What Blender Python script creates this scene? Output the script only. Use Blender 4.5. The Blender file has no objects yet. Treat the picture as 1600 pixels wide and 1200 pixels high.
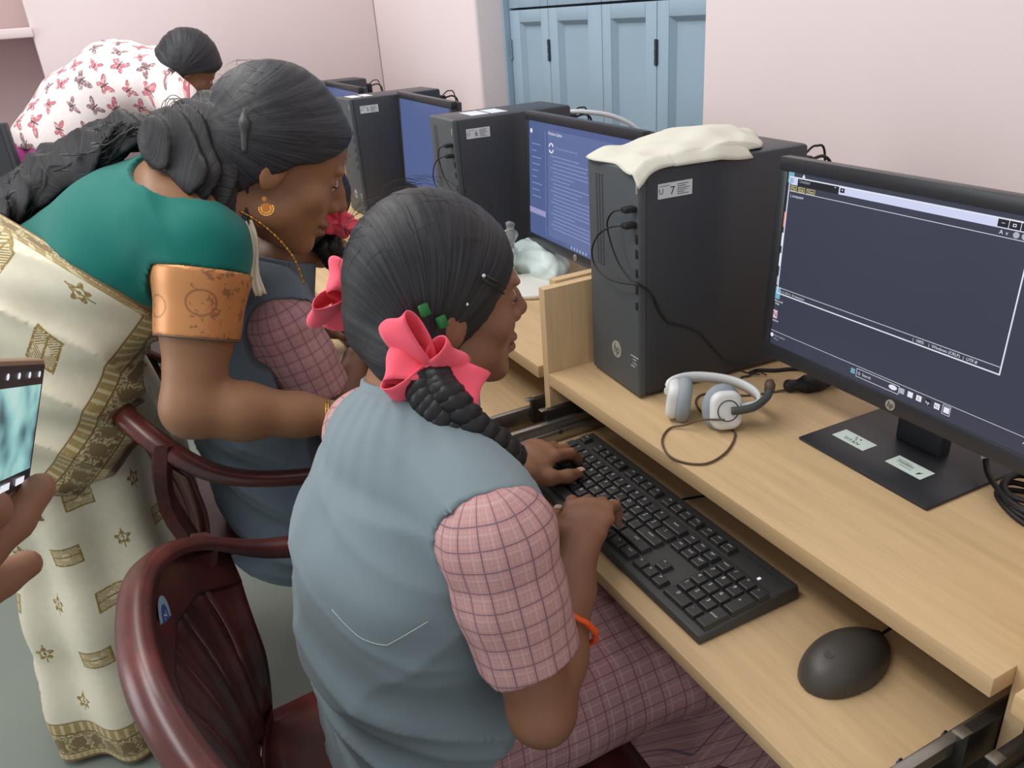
import bpy, bmesh, math, random
import numpy as np
from mathutils import Vector, Matrix

random.seed(7)
SC = bpy.context.scene
COL = SC.collection

# ---------------------------------------------------------------- camera, light, exposure
DT = 0.75                                  # desk top height
cam_d = bpy.data.cameras.new('camera')
cam = bpy.data.objects.new('camera', cam_d)
COL.objects.link(cam)
cam.location = (1.0531, -0.5662, DT + 0.5485)
cam.rotation_euler = (1.1299, 0.0715, 1.0949)
cam_d.sensor_fit = 'HORIZONTAL'
cam_d.sensor_width = 36.0
cam_d.lens = 36.0 * 1254.337 / 1600.0
cam_d.clip_start = 0.02
SC.camera = cam

world = bpy.data.worlds.new('world'); SC.world = world
world.use_nodes = True
world.node_tree.nodes['Background'].inputs[0].default_value = (0.95, 0.97, 1.0, 1)
world.node_tree.nodes['Background'].inputs[1].default_value = 0.64

def area(name, loc, target, sx, sy, power, col=(1, 1, 1)):
    d = bpy.data.lights.new(name, 'AREA'); d.shape = 'RECTANGLE'; d.size = sx; d.size_y = sy
    d.energy = power; d.color = col
    o = bpy.data.objects.new(name, d); COL.objects.link(o); o.location = loc
    o.rotation_euler = (Vector(target) - Vector(loc)).to_track_quat('-Z', 'Y').to_euler()
    return o
# ceiling tube lights of the room and the window behind the class
area('tube_light_row', (-0.3, -1.3, 2.9), (-0.2, 0.0, 0.6), 2.6, 0.5, 37, (1.0, 0.98, 0.95))
area('tube_light_far', (-1.6, -0.6, 2.9), (-1.6, 0.2, 0.8), 1.8, 0.5, 20, (1.0, 0.98, 0.96))
area('open_window', (-1.2, -3.4, 1.7), (0.0, 0.0, 0.8), 1.6, 1.4, 30, (0.93, 0.97, 1.0))
SC.view_settings.view_transform = 'Standard'
SC.view_settings.look = 'None'
SC.view_settings.gamma = 1
SC.view_settings.use_curve_mapping = False
SC.view_settings.exposure = 0.0

# ---------------------------------------------------------------- shader helpers
def lin(c):
    r = []
    for v in c[:3]:
        v = v / 255.0
        r.append(v / 12.92 if v <= 0.04045 else ((v + 0.055) / 1.055) ** 2.4)
    return (r[0], r[1], r[2], 1.0)

class X:
    """a float socket with arithmetic"""
    nt = None
    def __init__(s, k): s.k = k
    @staticmethod
    def op(o, *a):
        n = X.nt.nodes.new('ShaderNodeMath'); n.operation = o
        for i, v in enumerate(a):
            if isinstance(v, X): X.nt.links.new(v.k, n.inputs[i])
            else: n.inputs[i].default_value = float(v)
        return X(n.outputs[0])
    def __add__(s, o): return X.op('ADD', s, o)
    __radd__ = __add__
    def __sub__(s, o): return X.op('SUBTRACT', s, o)
    def __rsub__(s, o): return X.op('SUBTRACT', o, s)
    def __mul__(s, o): return X.op('MULTIPLY', s, o)
    __rmul__ = __mul__
    def __truediv__(s, o): return X.op('DIVIDE', s, o)
    def fr(s): return X.op('FRACT', s)
    def fl(s): return X.op('FLOOR', s)
    def ab(s): return X.op('ABSOLUTE', s)
    def sin(s): return X.op('SINE', s)
    def sq(s): return X.op('SQRT', s)
    def lt(s, o): return X.op('LESS_THAN', s, o)
    def gt(s, o): return X.op('GREATER_THAN', s, o)
    def mn(s, o): return X.op('MINIMUM', s, o)
    def mx(s, o): return X.op('MAXIMUM', s, o)
def band(x, c, w): return (x - c).ab().lt(w)

class Mt:
    def __init__(s, name, rough=0.6, spec=0.4, metal=0.0):
        s.m = bpy.data.materials.new(name); s.m.use_nodes = True
        s.nt = s.m.node_tree; X.nt = s.nt
        s.b = s.nt.nodes['Principled BSDF']
        s.b.inputs['Roughness'].default_value = rough
        s.b.inputs['Specular IOR Level'].default_value = spec
        s.b.inputs['Metallic'].default_value = metal
    def N(s, t, **kw):
        n = s.nt.nodes.new(t)
        for k, v in kw.items(): setattr(n, k, v)
        return n
    def obj(s):
        return s.N('ShaderNodeTexCoord').outputs['Object']
    def attr(s, nm='pc'):
        a = s.N('ShaderNodeAttribute'); a.attribute_name = nm
        return a.outputs['Vector']
    def sep(s, v):
        n = s.N('ShaderNodeSeparateXYZ'); s.nt.links.new(v, n.inputs[0])
        return X(n.outputs[0]), X(n.outputs[1]), X(n.outputs[2])
    def comb(s, a, b, c=0.0):
        n = s.N('ShaderNodeCombineXYZ')
        for i, v in enumerate((a, b, c)):
            if isinstance(v, X): s.nt.links.new(v.k, n.inputs[i])
            else: n.inputs[i].default_value = v
        return n.outputs[0]
    def scale(s, v, sc):
        n = s.N('ShaderNodeVectorMath', operation='MULTIPLY'); s.nt.links.new(v, n.inputs[0])
        n.inputs[1].default_value = sc
        return n.outputs[0]
    def noise(s, v, scale=10, detail=3, rough=0.5):
        n = s.N('ShaderNodeTexNoise'); s.nt.links.new(v, n.inputs['Vector'])
        n.inputs['Scale'].default_value = scale; n.inputs['Detail'].default_value = detail
        n.inputs['Roughness'].default_value = rough
        return X(n.outputs['Fac'])
    def rnd(s, v):
        n = s.N('ShaderNodeTexWhiteNoise'); s.nt.links.new(v, n.inputs['Vector'])
        return X(n.outputs['Value'])
    def mix(s, f, a, b):
        n = s.N('ShaderNodeMix', data_type='RGBA')
        if isinstance(f, X): s.nt.links.new(f.k, n.inputs[0])
        else: n.inputs[0].default_value = f
        for i, v in ((6, a), (7, b)):
            if isinstance(v, tuple): n.inputs[i].default_value = v
            else: s.nt.links.new(v, n.inputs[i])
        return n.outputs[2]
    def ramp(s, f, stops):
        n = s.N('ShaderNodeValToRGB'); s.nt.links.new(f.k, n.inputs[0])
        e = n.color_ramp.elements
        while len(e) < len(stops): e.new(0.5)
        for i, (p, c) in enumerate(stops): e[i].position = p; e[i].color = c
        return n.outputs[0]
    def color(s, c):
        if isinstance(c, tuple): s.b.inputs['Base Color'].default_value = c
        else: s.nt.links.new(c, s.b.inputs['Base Color'])
        return s
    def rough(s, x):
        s.nt.links.new(x.k, s.b.inputs['Roughness']); return s
    def bump(s, h, strength=0.3, dist=0.002):
        n = s.N('ShaderNodeBump'); n.inputs['Strength'].default_value = strength
        n.inputs['Distance'].default_value = dist
        s.nt.links.new(h.k, n.inputs['Height']); s.nt.links.new(n.outputs[0], s.b.inputs['Normal'])
        return s
    def emit(s, c, st=1.0):
        if isinstance(c, tuple): s.b.inputs['Emission Color'].default_value = c
        else: s.nt.links.new(c, s.b.inputs['Emission Color'])
        s.b.inputs['Emission Strength'].default_value = st
        return s

def plain(name, c, rough=0.6, spec=0.4, metal=0.0, var=0.06, sc=30.0, bump=0.0, bsc=200.0):
    m = Mt(name, rough, spec, metal)
    a = lin(c); o = m.obj()
    k = m.noise(o, sc, 3)
    lo = tuple(v * (1 - var) for v in a[:3]) + (1.0,); hi = tuple(min(1, v * (1 + var)) for v in a[:3]) + (1.0,)
    m.color(m.mix(k, lo, hi))
    if bump: m.bump(m.noise(o, bsc, 2), bump, 0.0008)
    return m.m

def glow(name, c, st=1.0):
    m = Mt(name, 0.35, 0.3); m.color((0.01, 0.01, 0.012, 1)); m.emit(lin(c), st)
    return m.m

# ---------------------------------------------------------------- object helpers
def link(name, me, mat=None, parent=None, smooth=False, label=None):
    o = bpy.data.objects.new(name, me); COL.objects.link(o)
    if mat is not None and not me.materials: me.materials.append(mat)
    if smooth and len(me.polygons):
        me.polygons.foreach_set('use_smooth', np.ones(len(me.polygons), bool))
    if parent is not None: o.parent = parent
    if label: o['label'] = label
    return o
def tag(o, label=None, cat=None, group=None, kind=None):
    if label: o['label'] = label
    if cat: o['category'] = cat
    if group: o['group'] = group
    if kind: o['kind'] = kind
    return o
def thing(name, label, cat, loc=(0, 0, 0), rz=0.0, group=None):
    o = bpy.data.objects.new(name, None); COL.objects.link(o)
    o.empty_display_size = 0.05
    o.location = loc; o.rotation_euler = (0, 0, rz)
    return tag(o, label, cat, group)
def wparent(o, p):
    """parent o (built in world space) to p without moving it"""
    o.parent = p
    o.matrix_parent_inverse = Matrix.LocRotScale(p.location, p.rotation_euler, None).inverted()
    return o

class MB:
    def __init__(s): s.v = []; s.f = []
    def add(s, vs, fs):
        n = len(s.v); s.v += [tuple(map(float, p)) for p in vs]
        s.f += [tuple(i + n for i in f) for f in fs]
        return s
    def box(s, x0, y0, z0, x1, y1, z1):
        return s.add([(x0, y0, z0), (x1, y0, z0), (x1, y1, z0), (x0, y1, z0), (x0, y0, z1), (x1, y0, z1), (x1, y1, z1), (x0, y1, z1)],
                     [(0, 3, 2, 1), (4, 5, 6, 7), (0, 1, 5, 4), (1, 2, 6, 5), (2, 3, 7, 6), (3, 0, 4, 7)])
    def quad(s, o, a, b, x0, y0, x1, y1, d=0.0):
        o = np.array(o); a = np.array(a); b = np.array(b); n = np.cross(a, b)
        return s.add([o + a * x + b * y + n * d for x, y in ((x0, y0), (x1, y0), (x1, y1), (x0, y1))], [(0, 1, 2, 3)])
    def tube(s, pts, r, n=8, cap=True, prof=None, up=None):
        """sweep a circle (or prof = list of (a,b)) along pts; r a float or a list"""
        P = np.array(pts, float); m = len(P)
        T = np.gradient(P, axis=0); T /= np.linalg.norm(T, axis=1)[:, None] + 1e-12
        if np.isscalar(r): r = [r] * m
        u = np.array(up if up is not None else ((0, 0, 1) if abs(T[0][2]) < 0.9 else (1, 0, 0)), float)
        vs = []
        for i in range(m):
            if up is not None: u = np.array(up[i] if np.ndim(up) == 2 else up, float)
            u = u - T[i] * (u @ T[i]); u /= np.linalg.norm(u) + 1e-12
            w = np.cross(T[i], u)
            if prof is None:
                for k in range(n):
                    a = 2 * math.pi * k / n
                    vs.append(P[i] + r[i] * (math.cos(a) * u + math.sin(a) * w))
            else:
                for a, b in prof: vs.append(P[i] + r[i] * (a * w + b * u))
        if prof is not None: n = len(prof)
        fs = []
        for i in range(m - 1):
            for k in range(n):
                fs.append((i * n + k, i * n + (k + 1) % n, (i + 1) * n + (k + 1) % n, (i + 1) * n + k))
        if cap: fs += [tuple(range(n))[::-1], tuple((m - 1) * n + k for k in range(n))]
        return s.add(vs, fs)
    def lathe(s, prof, n=24, c=(0, 0, 0)):
        vs = []; m = len(prof)
        for r, z in prof:
            for k in range(n):
                a = 2 * math.pi * k / n
                vs.append((c[0] + r * math.cos(a), c[1] + r * math.sin(a), c[2] + z))
        fs = [(i * n + k, i * n + (k + 1) % n, (i + 1) * n + (k + 1) % n, (i + 1) * n + k) for i in range(m - 1) for k in range(n)]
        fs += [tuple(range(n))[::-1], tuple((m - 1) * n + k for k in range(n))]
        return s.add(vs, fs)
    def grid(s, fn, nu, nv, closeu=False):
        vs = [fn(i / (nu if closeu else nu - 1), j / (nv - 1)) for j in range(nv) for i in range(nu)]
        fs = [(j * nu + i, j * nu + (i + 1) % nu, (j + 1) * nu + (i + 1) % nu, (j + 1) * nu + i)
              for j in range(nv - 1) for i in range(nu if closeu else nu - 1)]
        return s.add(vs, fs)
    def mesh(s, name):
        me = bpy.data.meshes.new(name); me.from_pydata(s.v, [], s.f); me.update()
        return me
    def build(s, name, mat, parent=None, smooth=False, label=None, bevel=0.0, seg=2, fix=True):
        me = s.mesh(name)
        if bevel or fix:
            bm = bmesh.new(); bm.from_mesh(me)
            bmesh.ops.recalc_face_normals(bm, faces=bm.faces)
            if bevel:
                es = [e for e in bm.edges if len(e.link_faces) == 2 and e.calc_face_angle(0) > 0.5]
                bmesh.ops.bevel(bm, geom=es, offset=bevel, segments=seg, affect='EDGES', profile=0.5, clamp_overlap=True)
            bm.to_mesh(me); bm.free()
        o = link(name, me, mat, parent, smooth or bool(bevel), label)
        if (bevel) and not smooth: me.set_sharp_from_angle(angle=math.radians(40))
        return o
def box(name, mat, parent, x0, y0, z0, x1, y1, z1, bevel=0.0015, label=None):
    return MB().box(x0, y0, z0, x1, y1, z1).build(name, mat, parent, bevel=bevel, label=label)

def smooth_path(pts, n=8, closed=False):
    P = [np.array(p, float) for p in pts]
    out = []; m = len(P)
    for i in range(m if closed else m - 1):
        if closed: p0, p1, p2, p3 = P[i - 1], P[i], P[(i + 1) % m], P[(i + 2) % m]
        else: p0, p1, p2, p3 = P[max(i - 1, 0)], P[i], P[i + 1], P[min(i + 2, m - 1)]
        for k in range(n):
            t = k / n
            out.append(0.5 * ((2 * p1) + (-p0 + p2) * t + (2 * p0 - 5 * p1 + 4 * p2 - p3) * t * t + (-p0 + 3 * p1 - 3 * p2 + p3) * t ** 3))
    if not closed: out.append(P[-1])
    return np.array(out)
def cable(name, pts, r, mat, parent=None, label=None, n=7):
    return MB().tube(smooth_path(pts, 8), r, n).build(name, mat, parent, smooth=True, label=label)

_fonts = {}
def text_mesh(txt, size, align='CENTER', shear=0.0, ext=0.0):
    c = bpy.data.curves.new('txt', 'FONT'); c.body = txt; c.size = size; c.align_x = align; c.align_y = 'CENTER'
    c.shear = shear; c.extrude = ext; c.resolution_u = 2
    o = bpy.data.objects.new('txt', c); COL.objects.link(o)
    dg = bpy.context.evaluated_depsgraph_get()
    me = bpy.data.meshes.new_from_object(o.evaluated_get(dg))
    COL.objects.unlink(o); bpy.data.objects.remove(o); bpy.data.curves.remove(c)
    return me
def put_text(name, txt, size, mat, parent, o, a, b, align='CENTER', shear=0.0, label=None, squeeze=1.0):
    """flat lettering at o with text direction a and up direction b (parent space)"""
    me = text_mesh(txt, size, align, shear)
    me.name = name; me.materials.clear(); me.materials.append(mat)
    a = Vector(a).normalized(); b = Vector(b).normalized(); n = a.cross(b)
    M = Matrix(((a.x * squeeze, b.x, n.x, o[0]), (a.y * squeeze, b.y, n.y, o[1]), (a.z * squeeze, b.z, n.z, o[2]), (0, 0, 0, 1)))
    me.transform(M)
    return link(name, me, None, parent, label=label)
def disc(name, mat, parent, o, a, b, r, th=0.0008, n=28, label=None, ry=None):
    o = np.array(o, float); a = np.array(a, float); b = np.array(b, float); nn = np.cross(a, b)
    ry = ry or r
    vs = []
    for d in (0, th):
        for k in range(n):
            t = 2 * math.pi * k / n
            vs.append(o + a * r * math.cos(t) + b * ry * math.sin(t) + nn * d)
    fs = [tuple(range(n))[::-1], tuple(range(n, 2 * n))] + [(k, (k + 1) % n, n + (k + 1) % n, n + k) for k in range(n)]
    return MB().add(vs, fs).build(name, mat, parent, label=label)

# ---------------------------------------------------------------- implicit surfaces for bodies and cloth
def nrm(v):
    v = np.array(v, float); return v / (np.linalg.norm(v) + 1e-12)
def V(*a): return np.array(a, float)
def lerp(a, b, t): return np.array(a) * (1 - t) + np.array(b) * t

def wob(P, f, seed=0):
    """cheap smooth noise, about -1..1"""
    r = np.random.RandomState(seed); s = np.zeros(len(P), np.float32)
    for i in range(4):
        d = r.normal(size=3); d *= f * (0.7 + 0.6 * r.rand()) / np.linalg.norm(d)
        e = r.normal(size=3); e *= f * (0.4 + 0.5 * r.rand()) / np.linalg.norm(e)
        s += np.sin(P @ d.astype(np.float32) + r.rand() * 6.28 + 1.3 * np.sin(P @ e.astype(np.float32) + r.rand() * 6.28))
    return s / 3.0

class Sdf:
    def __init__(s): s.p = []; s.post = []; s.cut = []
    def chain(s, pts, rad, k=0.012, side=None):
        """tapered limb through pts; a radius may be (ra, rb): ra along `side`, rb across"""
        pts = [np.array(p, float) for p in pts]
        rad = [r if isinstance(r, tuple) else (r, r) for r in rad]
        for i in range(len(pts) - 1):
            sd = side[i] if isinstance(side, list) else side
            s.p.append(('c', pts[i], pts[i + 1], rad[i], rad[i + 1], None if sd is None else np.array(sd, float), k))
        return s
    def ell(s, c, r, R=None, k=0.012):
        s.p.append(('e', np.array(c, float), np.array(r, float), np.eye(3) if R is None else np.array(R, float), None, None, k)); return s
    def one(s, q, P):
        if q[0] == 'e':
            L = (P - q[1].astype(np.float32)) @ q[3].astype(np.float32)
            ln = np.sqrt((L * L).sum(1)) + 1e-9
            qq = np.sqrt(((L / q[2].astype(np.float32)) ** 2).sum(1)) + 1e-9
            return np.where(qq < 0.3, (qq - 1) * q[2].min(), ln - ln / qq)
        a, b, r0, r1, sd = q[1:6]
        ab = b - a; L2 = ab @ ab + 1e-12; u = ab / math.sqrt(L2)
        pa = P - a.astype(np.float32)
        t = np.clip(pa @ (ab / L2).astype(np.float32), 0, 1)
        ra = r0[0] + (r1[0] - r0[0]) * t
        w = pa - t[:, None] * ab.astype(np.float32)
        if sd is None or (r0[0] == r0[1] and r1[0] == r1[1]):
            return np.sqrt((w * w).sum(1)) - ra
        rb = r0[1] + (r1[1] - r0[1]) * t
        A = nrm(sd - u * (sd @ u)); B = np.cross(u, A)
        x = w @ A.astype(np.float32); y = w @ B.astype(np.float32); z = w @ u.astype(np.float32)
        ln = np.sqrt(x * x + y * y + z * z) + 1e-9; rm = np.minimum(ra, rb)
        qq = np.sqrt((x / ra) ** 2 + (y / rb) ** 2 + (z / rm) ** 2) + 1e-9
        return np.where(qq < 0.3, (qq - 1) * rm, ln - ln / qq)
    def bounds(s):
        lo = np.full(3, 1e9); hi = -lo
        for q in s.p:
            if q[0] == 'e': m = q[2].max(); cs = [q[1]]
            else: m = max(max(q[3]), max(q[4])); cs = [q[1], q[2]]
            for c in cs: lo = np.minimum(lo, c - m); hi = np.maximum(hi, c + m)
        return lo - 0.03, hi + 0.03
    def mesh(s, h=0.004, pad=0.012, name='m', pc=None):
        B = 8; lo, hi = s.bounds()
        nb = np.ceil((hi - lo) / (h * B)).astype(int)
        I = np.stack(np.meshgrid(*[np.arange(n) for n in nb], indexing='ij'), -1).reshape(-1, 3)
        Cn = (lo + (I + 0.5) * B * h).astype(np.float32)
        D = np.stack([s.one(q, Cn) for q in s.p])
        ks = np.array([q[6] for q in s.p], np.float32)
        mn = D.min(0); hd = B * h * 0.87
        act = (mn < hd * 1.15 + pad + 0.01) & (mn > -(hd * 1.6 + pad + 0.03))
        I = I[act]; D = D[:, act]; mn = mn[act]
        g = np.stack(np.meshgrid(*[np.arange(B + 1)] * 3, indexing='ij'), -1).reshape(-1, 3)
        nB = len(I); G = (I[:, None, :] * B + g[None]).reshape(-1, 3)
        P = (lo + G * h).astype(np.float32)
        val = np.full(len(P), 1e3, np.float32); vb = val.reshape(nB, -1)
        Pb = P.reshape(nB, -1, 3); K = (B + 1) ** 3
        for i, q in enumerate(s.p):
            m = D[i] < mn + 2.2 * hd + ks[i]
            if not m.any(): continue
            d = s.one(q, Pb[m].reshape(-1, 3)).astype(np.float32).reshape(-1, K)
            a = vb[m]; k = q[6]
            hh = np.maximum(k - np.abs(a - d), 0) / k
            vb[m] = np.minimum(a, d) - hh * hh * k * 0.25
        val = vb.reshape(-1)
        for f in s.post: val = f(P, val).astype(np.float32)
        v = val.reshape(nB, B + 1, B + 1, B + 1)
        sg = v < 0
        c = [sg[:, i:B + i, j:B + j, k:B + k] for i in (0, 1) for j in (0, 1) for k in (0, 1)]
        cnt = sum(x.astype(np.int8) for x in c)
        cells = np.argwhere((cnt > 0) & (cnt < 8))
        if not len(cells): return bpy.data.meshes.new(name)
        b, x, y, z = cells.T
        cv = np.stack([v[b, x + i, y + j, z + k] for i in (0, 1) for j in (0, 1) for k in (0, 1)], 1)
        off = np.array([(i, j, k) for i in (0, 1) for j in (0, 1) for k in (0, 1)], float)
        acc = np.zeros((len(cells), 3)); n = np.zeros(len(cells))
        for e0 in range(8):
            for e1 in range(e0 + 1, 8):
                if np.abs(off[e0] - off[e1]).sum() != 1: continue
                a0 = cv[:, e0]; a1 = cv[:, e1]; m = (a0 < 0) != (a1 < 0)
                t = np.where(m, a0 / np.where(m, a0 - a1, 1), 0)
                acc += np.where(m[:, None], off[e0] + (off[e1] - off[e0]) * t[:, None], 0); n += m
        base = I[b] * B + np.stack([x, y, z], 1)
        verts = lo + (base + acc / n[:, None]) * h
        S1 = int(nb.max() * B + 4)
        key = (base[:, 0] * S1 + base[:, 1]) * S1 + base[:, 2]
        order = np.argsort(key); sk = key[order]
        def look(kk):
            p = np.clip(np.searchsorted(sk, kk), 0, len(sk) - 1)
            return np.where(sk[p] == kk, order[p], -1)
        quads = []
        st = (S1 * S1, S1, 1); cor = (4, 2, 1)
        for ax in range(3):
            m = (cv[:, 0] < 0) != (cv[:, cor[ax]] < 0)
            kk = key[m]; ins = cv[m, 0] < 0
            u, w = st[(ax + 1) % 3], st[(ax + 2) % 3]
            q = np.stack([look(kk), look(kk - u), look(kk - u - w), look(kk - w)], 1)
            ok = (q >= 0).all(1); q = q[ok]; ins = ins[ok]
            q[~ins] = q[~ins][:, ::-1]
            quads.append(q)
        Q = np.concatenate(quads)
        us = np.unique(Q); mp = np.zeros(len(verts), int); mp[us] = np.arange(len(us)); verts = verts[us]; Q = mp[Q]
        me = bpy.data.meshes.new(name)
        me.vertices.add(len(verts)); me.vertices.foreach_set('co', verts.astype(np.float32).ravel())
        me.loops.add(len(Q) * 4); me.loops.foreach_set('vertex_index', Q.astype(np.int32).ravel())
        me.polygons.add(len(Q)); me.polygons.foreach_set('loop_start', np.arange(0, len(Q) * 4, 4, dtype=np.int32))
        me.polygons.foreach_set('use_smooth', np.ones(len(Q), bool))
        me.update(calc_edges=True); me.validate()
        if pc is not None:
            at = me.attributes.new('pc', 'FLOAT_VECTOR', 'POINT')
            at.data.foreach_set('vector', pc(verts).astype(np.float32).ravel())
        return me
    def build(s, name, mat, parent=None, h=0.004, pc=None, label=None, pad=0.012, rel=None, relax=0):
        me = s.mesh(h, pad, name, pc)
        if relax:
            n = len(me.vertices); co = np.empty(n * 3); me.vertices.foreach_get('co', co); co = co.reshape(-1, 3)
            ed = np.empty(len(me.edges) * 2, int); me.edges.foreach_get('vertices', ed); ed = ed.reshape(-1, 2)
            for _ in range(relax):
                a = np.zeros_like(co); c = np.zeros(n)
                for d in range(3):
                    a[:, d] = np.bincount(ed[:, 0], co[ed[:, 1], d], n) + np.bincount(ed[:, 1], co[ed[:, 0], d], n)
                c = np.bincount(ed[:, 0], minlength=n) + np.bincount(ed[:, 1], minlength=n)
                co = co * 0.5 + 0.5 * a / np.maximum(c, 1)[:, None]
            me.vertices.foreach_set('co', co.ravel()); me.update()
        o = link(name, me, mat, None, True, label)
        if parent is not None: wparent(o, parent)
        return o
def keep(n, p, k=0.0):
    """post op: keep the side of the plane through p where (x-p).n < 0"""
    n = nrm(n).astype(np.float32); c = float(n @ np.array(p, float))
    return lambda P, d: np.maximum(d, P @ n - c)
def arc_pc(a, b, side, r=0.05):
    """metre coordinates around and along a limb a->b"""
    a = np.array(a, float); b = np.array(b, float); u = nrm(b - a); A = nrm(np.array(side, float) - u * (np.array(side, float) @ u)); B = np.cross(u, A)
    def f(v):
        w = v - a
        return np.stack([np.arctan2(w @ B, w @ A) * r, w @ u, np.zeros(len(v))], 1)
    return f
# ================================================================ materials
def wood_mat(name, c, axis):
    m = Mt(name, 0.42, 0.35)
    s = [26, 26, 26]; s[axis] = 1.6
    v = m.scale(m.obj(), tuple(s))
    k = m.noise(v, 3.0, 5, 0.6); k2 = m.noise(m.scale(m.obj(), tuple(q * 5 for q in s)), 4.0, 2)
    a = lin(c); f = lambda g: (a[0] * g, a[1] * g * 0.99, a[2] * g * 0.97, 1)
    m.color(m.ramp(k * 0.75 + k2 * 0.25, [(0.3, f(0.86)), (0.5, f(1.0)), (0.68, f(1.10))]))
    m.bump(k2, 0.06, 0.0006)
    return m.m
M_WOOD = wood_mat('beech_laminate', (200, 171, 131), 0)
M_WOODY = wood_mat('beech_laminate_upright', (198, 170, 131), 2)
M_EDGE = wood_mat('beech_edge_band', (205, 174, 132), 0)
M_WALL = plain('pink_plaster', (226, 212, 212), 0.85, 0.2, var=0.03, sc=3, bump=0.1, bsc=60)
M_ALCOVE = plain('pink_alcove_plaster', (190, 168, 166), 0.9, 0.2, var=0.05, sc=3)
M_SKIRT = plain('grey_skirting_plaster', (188, 180, 176), 0.8, 0.2)
M_BLUE = plain('blue_shutter_paint', (146, 168, 184), 0.5, 0.35, var=0.04, sc=9, bump=0.05, bsc=80)
M_BLUED = plain('blue_shutter_moulding', (112, 132, 150), 0.5, 0.35)
M_IRON = plain('dark_hinge_iron', (70, 78, 90), 0.5, 0.5, 0.6)
M_FLOOR = plain('grey_green_cement', (121, 129, 120), 0.5, 0.4, var=0.10, sc=4, bump=0.05, bsc=40)
M_BLK = plain('black_case_plastic', (55, 58, 65), 0.42, 0.45, var=0.05, bump=0.05, bsc=900)
M_BLKF = plain('dark_grey_front_plastic', (76, 82, 85), 0.5, 0.4, var=0.05, bump=0.1, bsc=1200)
M_BEZ = plain('black_bezel_plastic', (48, 49, 53), 0.35, 0.45)
M_KEY = plain('keycap_plastic', (54, 53, 53), 0.42, 0.5)
M_KBD = plain('keyboard_plastic', (64, 63, 62), 0.5, 0.45, bump=0.08, bsc=1500)
M_RUB = plain('black_cable_rubber', (30, 29, 30), 0.5, 0.4)
M_BRN = plain('brown_grey_cable', (92, 74, 58), 0.5, 0.4)
M_WHT = plain('white_headset_plastic', (222, 224, 222), 0.35, 0.45, var=0.02)
M_GRYP = plain('grey_ear_cushion', (148, 156, 162), 0.7, 0.3)
M_DGR = plain('dark_grey_boom_plastic', (72, 74, 74), 0.5, 0.4)
M_STK = plain('white_sticker_paper', (214, 218, 222), 0.6, 0.3, var=0.03, sc=60)
M_STKG = plain('pale_green_sticker_paper', (206, 222, 214), 0.6, 0.3, var=0.02)
M_INK = plain('dark_ink', (48, 50, 56), 0.6, 0.2)
M_PRN = plain('white_key_print', (205, 208, 210), 0.6, 0.2)
M_SILV = plain('silver_logo', (176, 172, 164), 0.35, 0.5, 0.3)
M_STEEL = plain('galvanised_slide_steel', (150, 146, 138), 0.35, 0.5, 0.85)
M_DSTEEL = plain('dark_slide_steel', (66, 62, 58), 0.35, 0.5, 0.7)
M_GOLD = plain('gold', (214, 170, 92), 0.28, 0.5, 0.9, var=0.1, sc=300)
def cloth_m(name, c, var=0.06, bump=0.25, bsc=900, rough=0.85):
    m = Mt(name, rough, 0.2); o = m.obj(); k = m.noise(o, 16, 3); a = lin(c)
    m.color(m.mix(k, tuple(v * (1 - var) for v in a[:3]) + (1,), tuple(min(1, v * (1 + var)) for v in a[:3]) + (1,)))
    m.bump(m.noise(o, bsc, 2) * 0.5 + m.noise(o, 60, 3) * 0.5, bump, 0.0015)
    m.b.inputs['Sheen Weight'].default_value = 0.15
    return m.m
M_WCLOTH = cloth_m('ivory_cloth', (208, 206, 192), 0.04, 0.3, 300)

# ================================================================ room
def struct(o): o['kind'] = 'structure'; return o
WY = 0.62                         # back wall plane
FX = -2.5                         # far wall plane
struct(box('floor', M_FLOOR, None, -3.6, -3.2, -0.05, 2.4, WY + 0.3, 0.0, 0))
# back wall around the window opening (-1.51 .. -0.39)
wb = MB().box(FX - 0.2, WY, 0, -1.51, WY + 0.25, 3.0).box(-0.39, WY, 0, 2.4, WY + 0.25, 3.0).box(-1.51, WY, 0, -0.39, WY + 0.25, 0.72).box(-1.51, WY, 1.95, -0.39, WY + 0.25, 3.0)
struct(wb.build('wall_back', M_WALL, None, bevel=0.012, seg=3))
# far wall with the shelved alcove on its left
wf = MB().box(FX - 0.3, -0.66, 0, FX, WY, 3.0)
wf.box(FX - 0.45, -2.4, 0, FX - 0.3, -0.66, 3.0).box(FX - 0.3, -2.4, 0, FX, -1.9, 3.0)
wl = struct(wf.build('wall_far', M_WALL, None, bevel=0.01, seg=2))
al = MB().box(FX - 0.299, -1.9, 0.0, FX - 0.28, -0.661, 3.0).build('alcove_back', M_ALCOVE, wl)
box('alcove_shelf', M_WALL, wl, FX - 0.28, -1.9, 1.318, FX + 0.012, -0.655, 1.350, 0.004)
box('alcove_shelf', M_WALL, wl, FX - 0.28, -1.9, 0.86, FX + 0.012, -0.655, 0.895, 0.004)
struct(box('baseboard_back', M_SKIRT, None, FX, WY - 0.012, 0.0, 2.4, WY, 0.10, 0.003))
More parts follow.
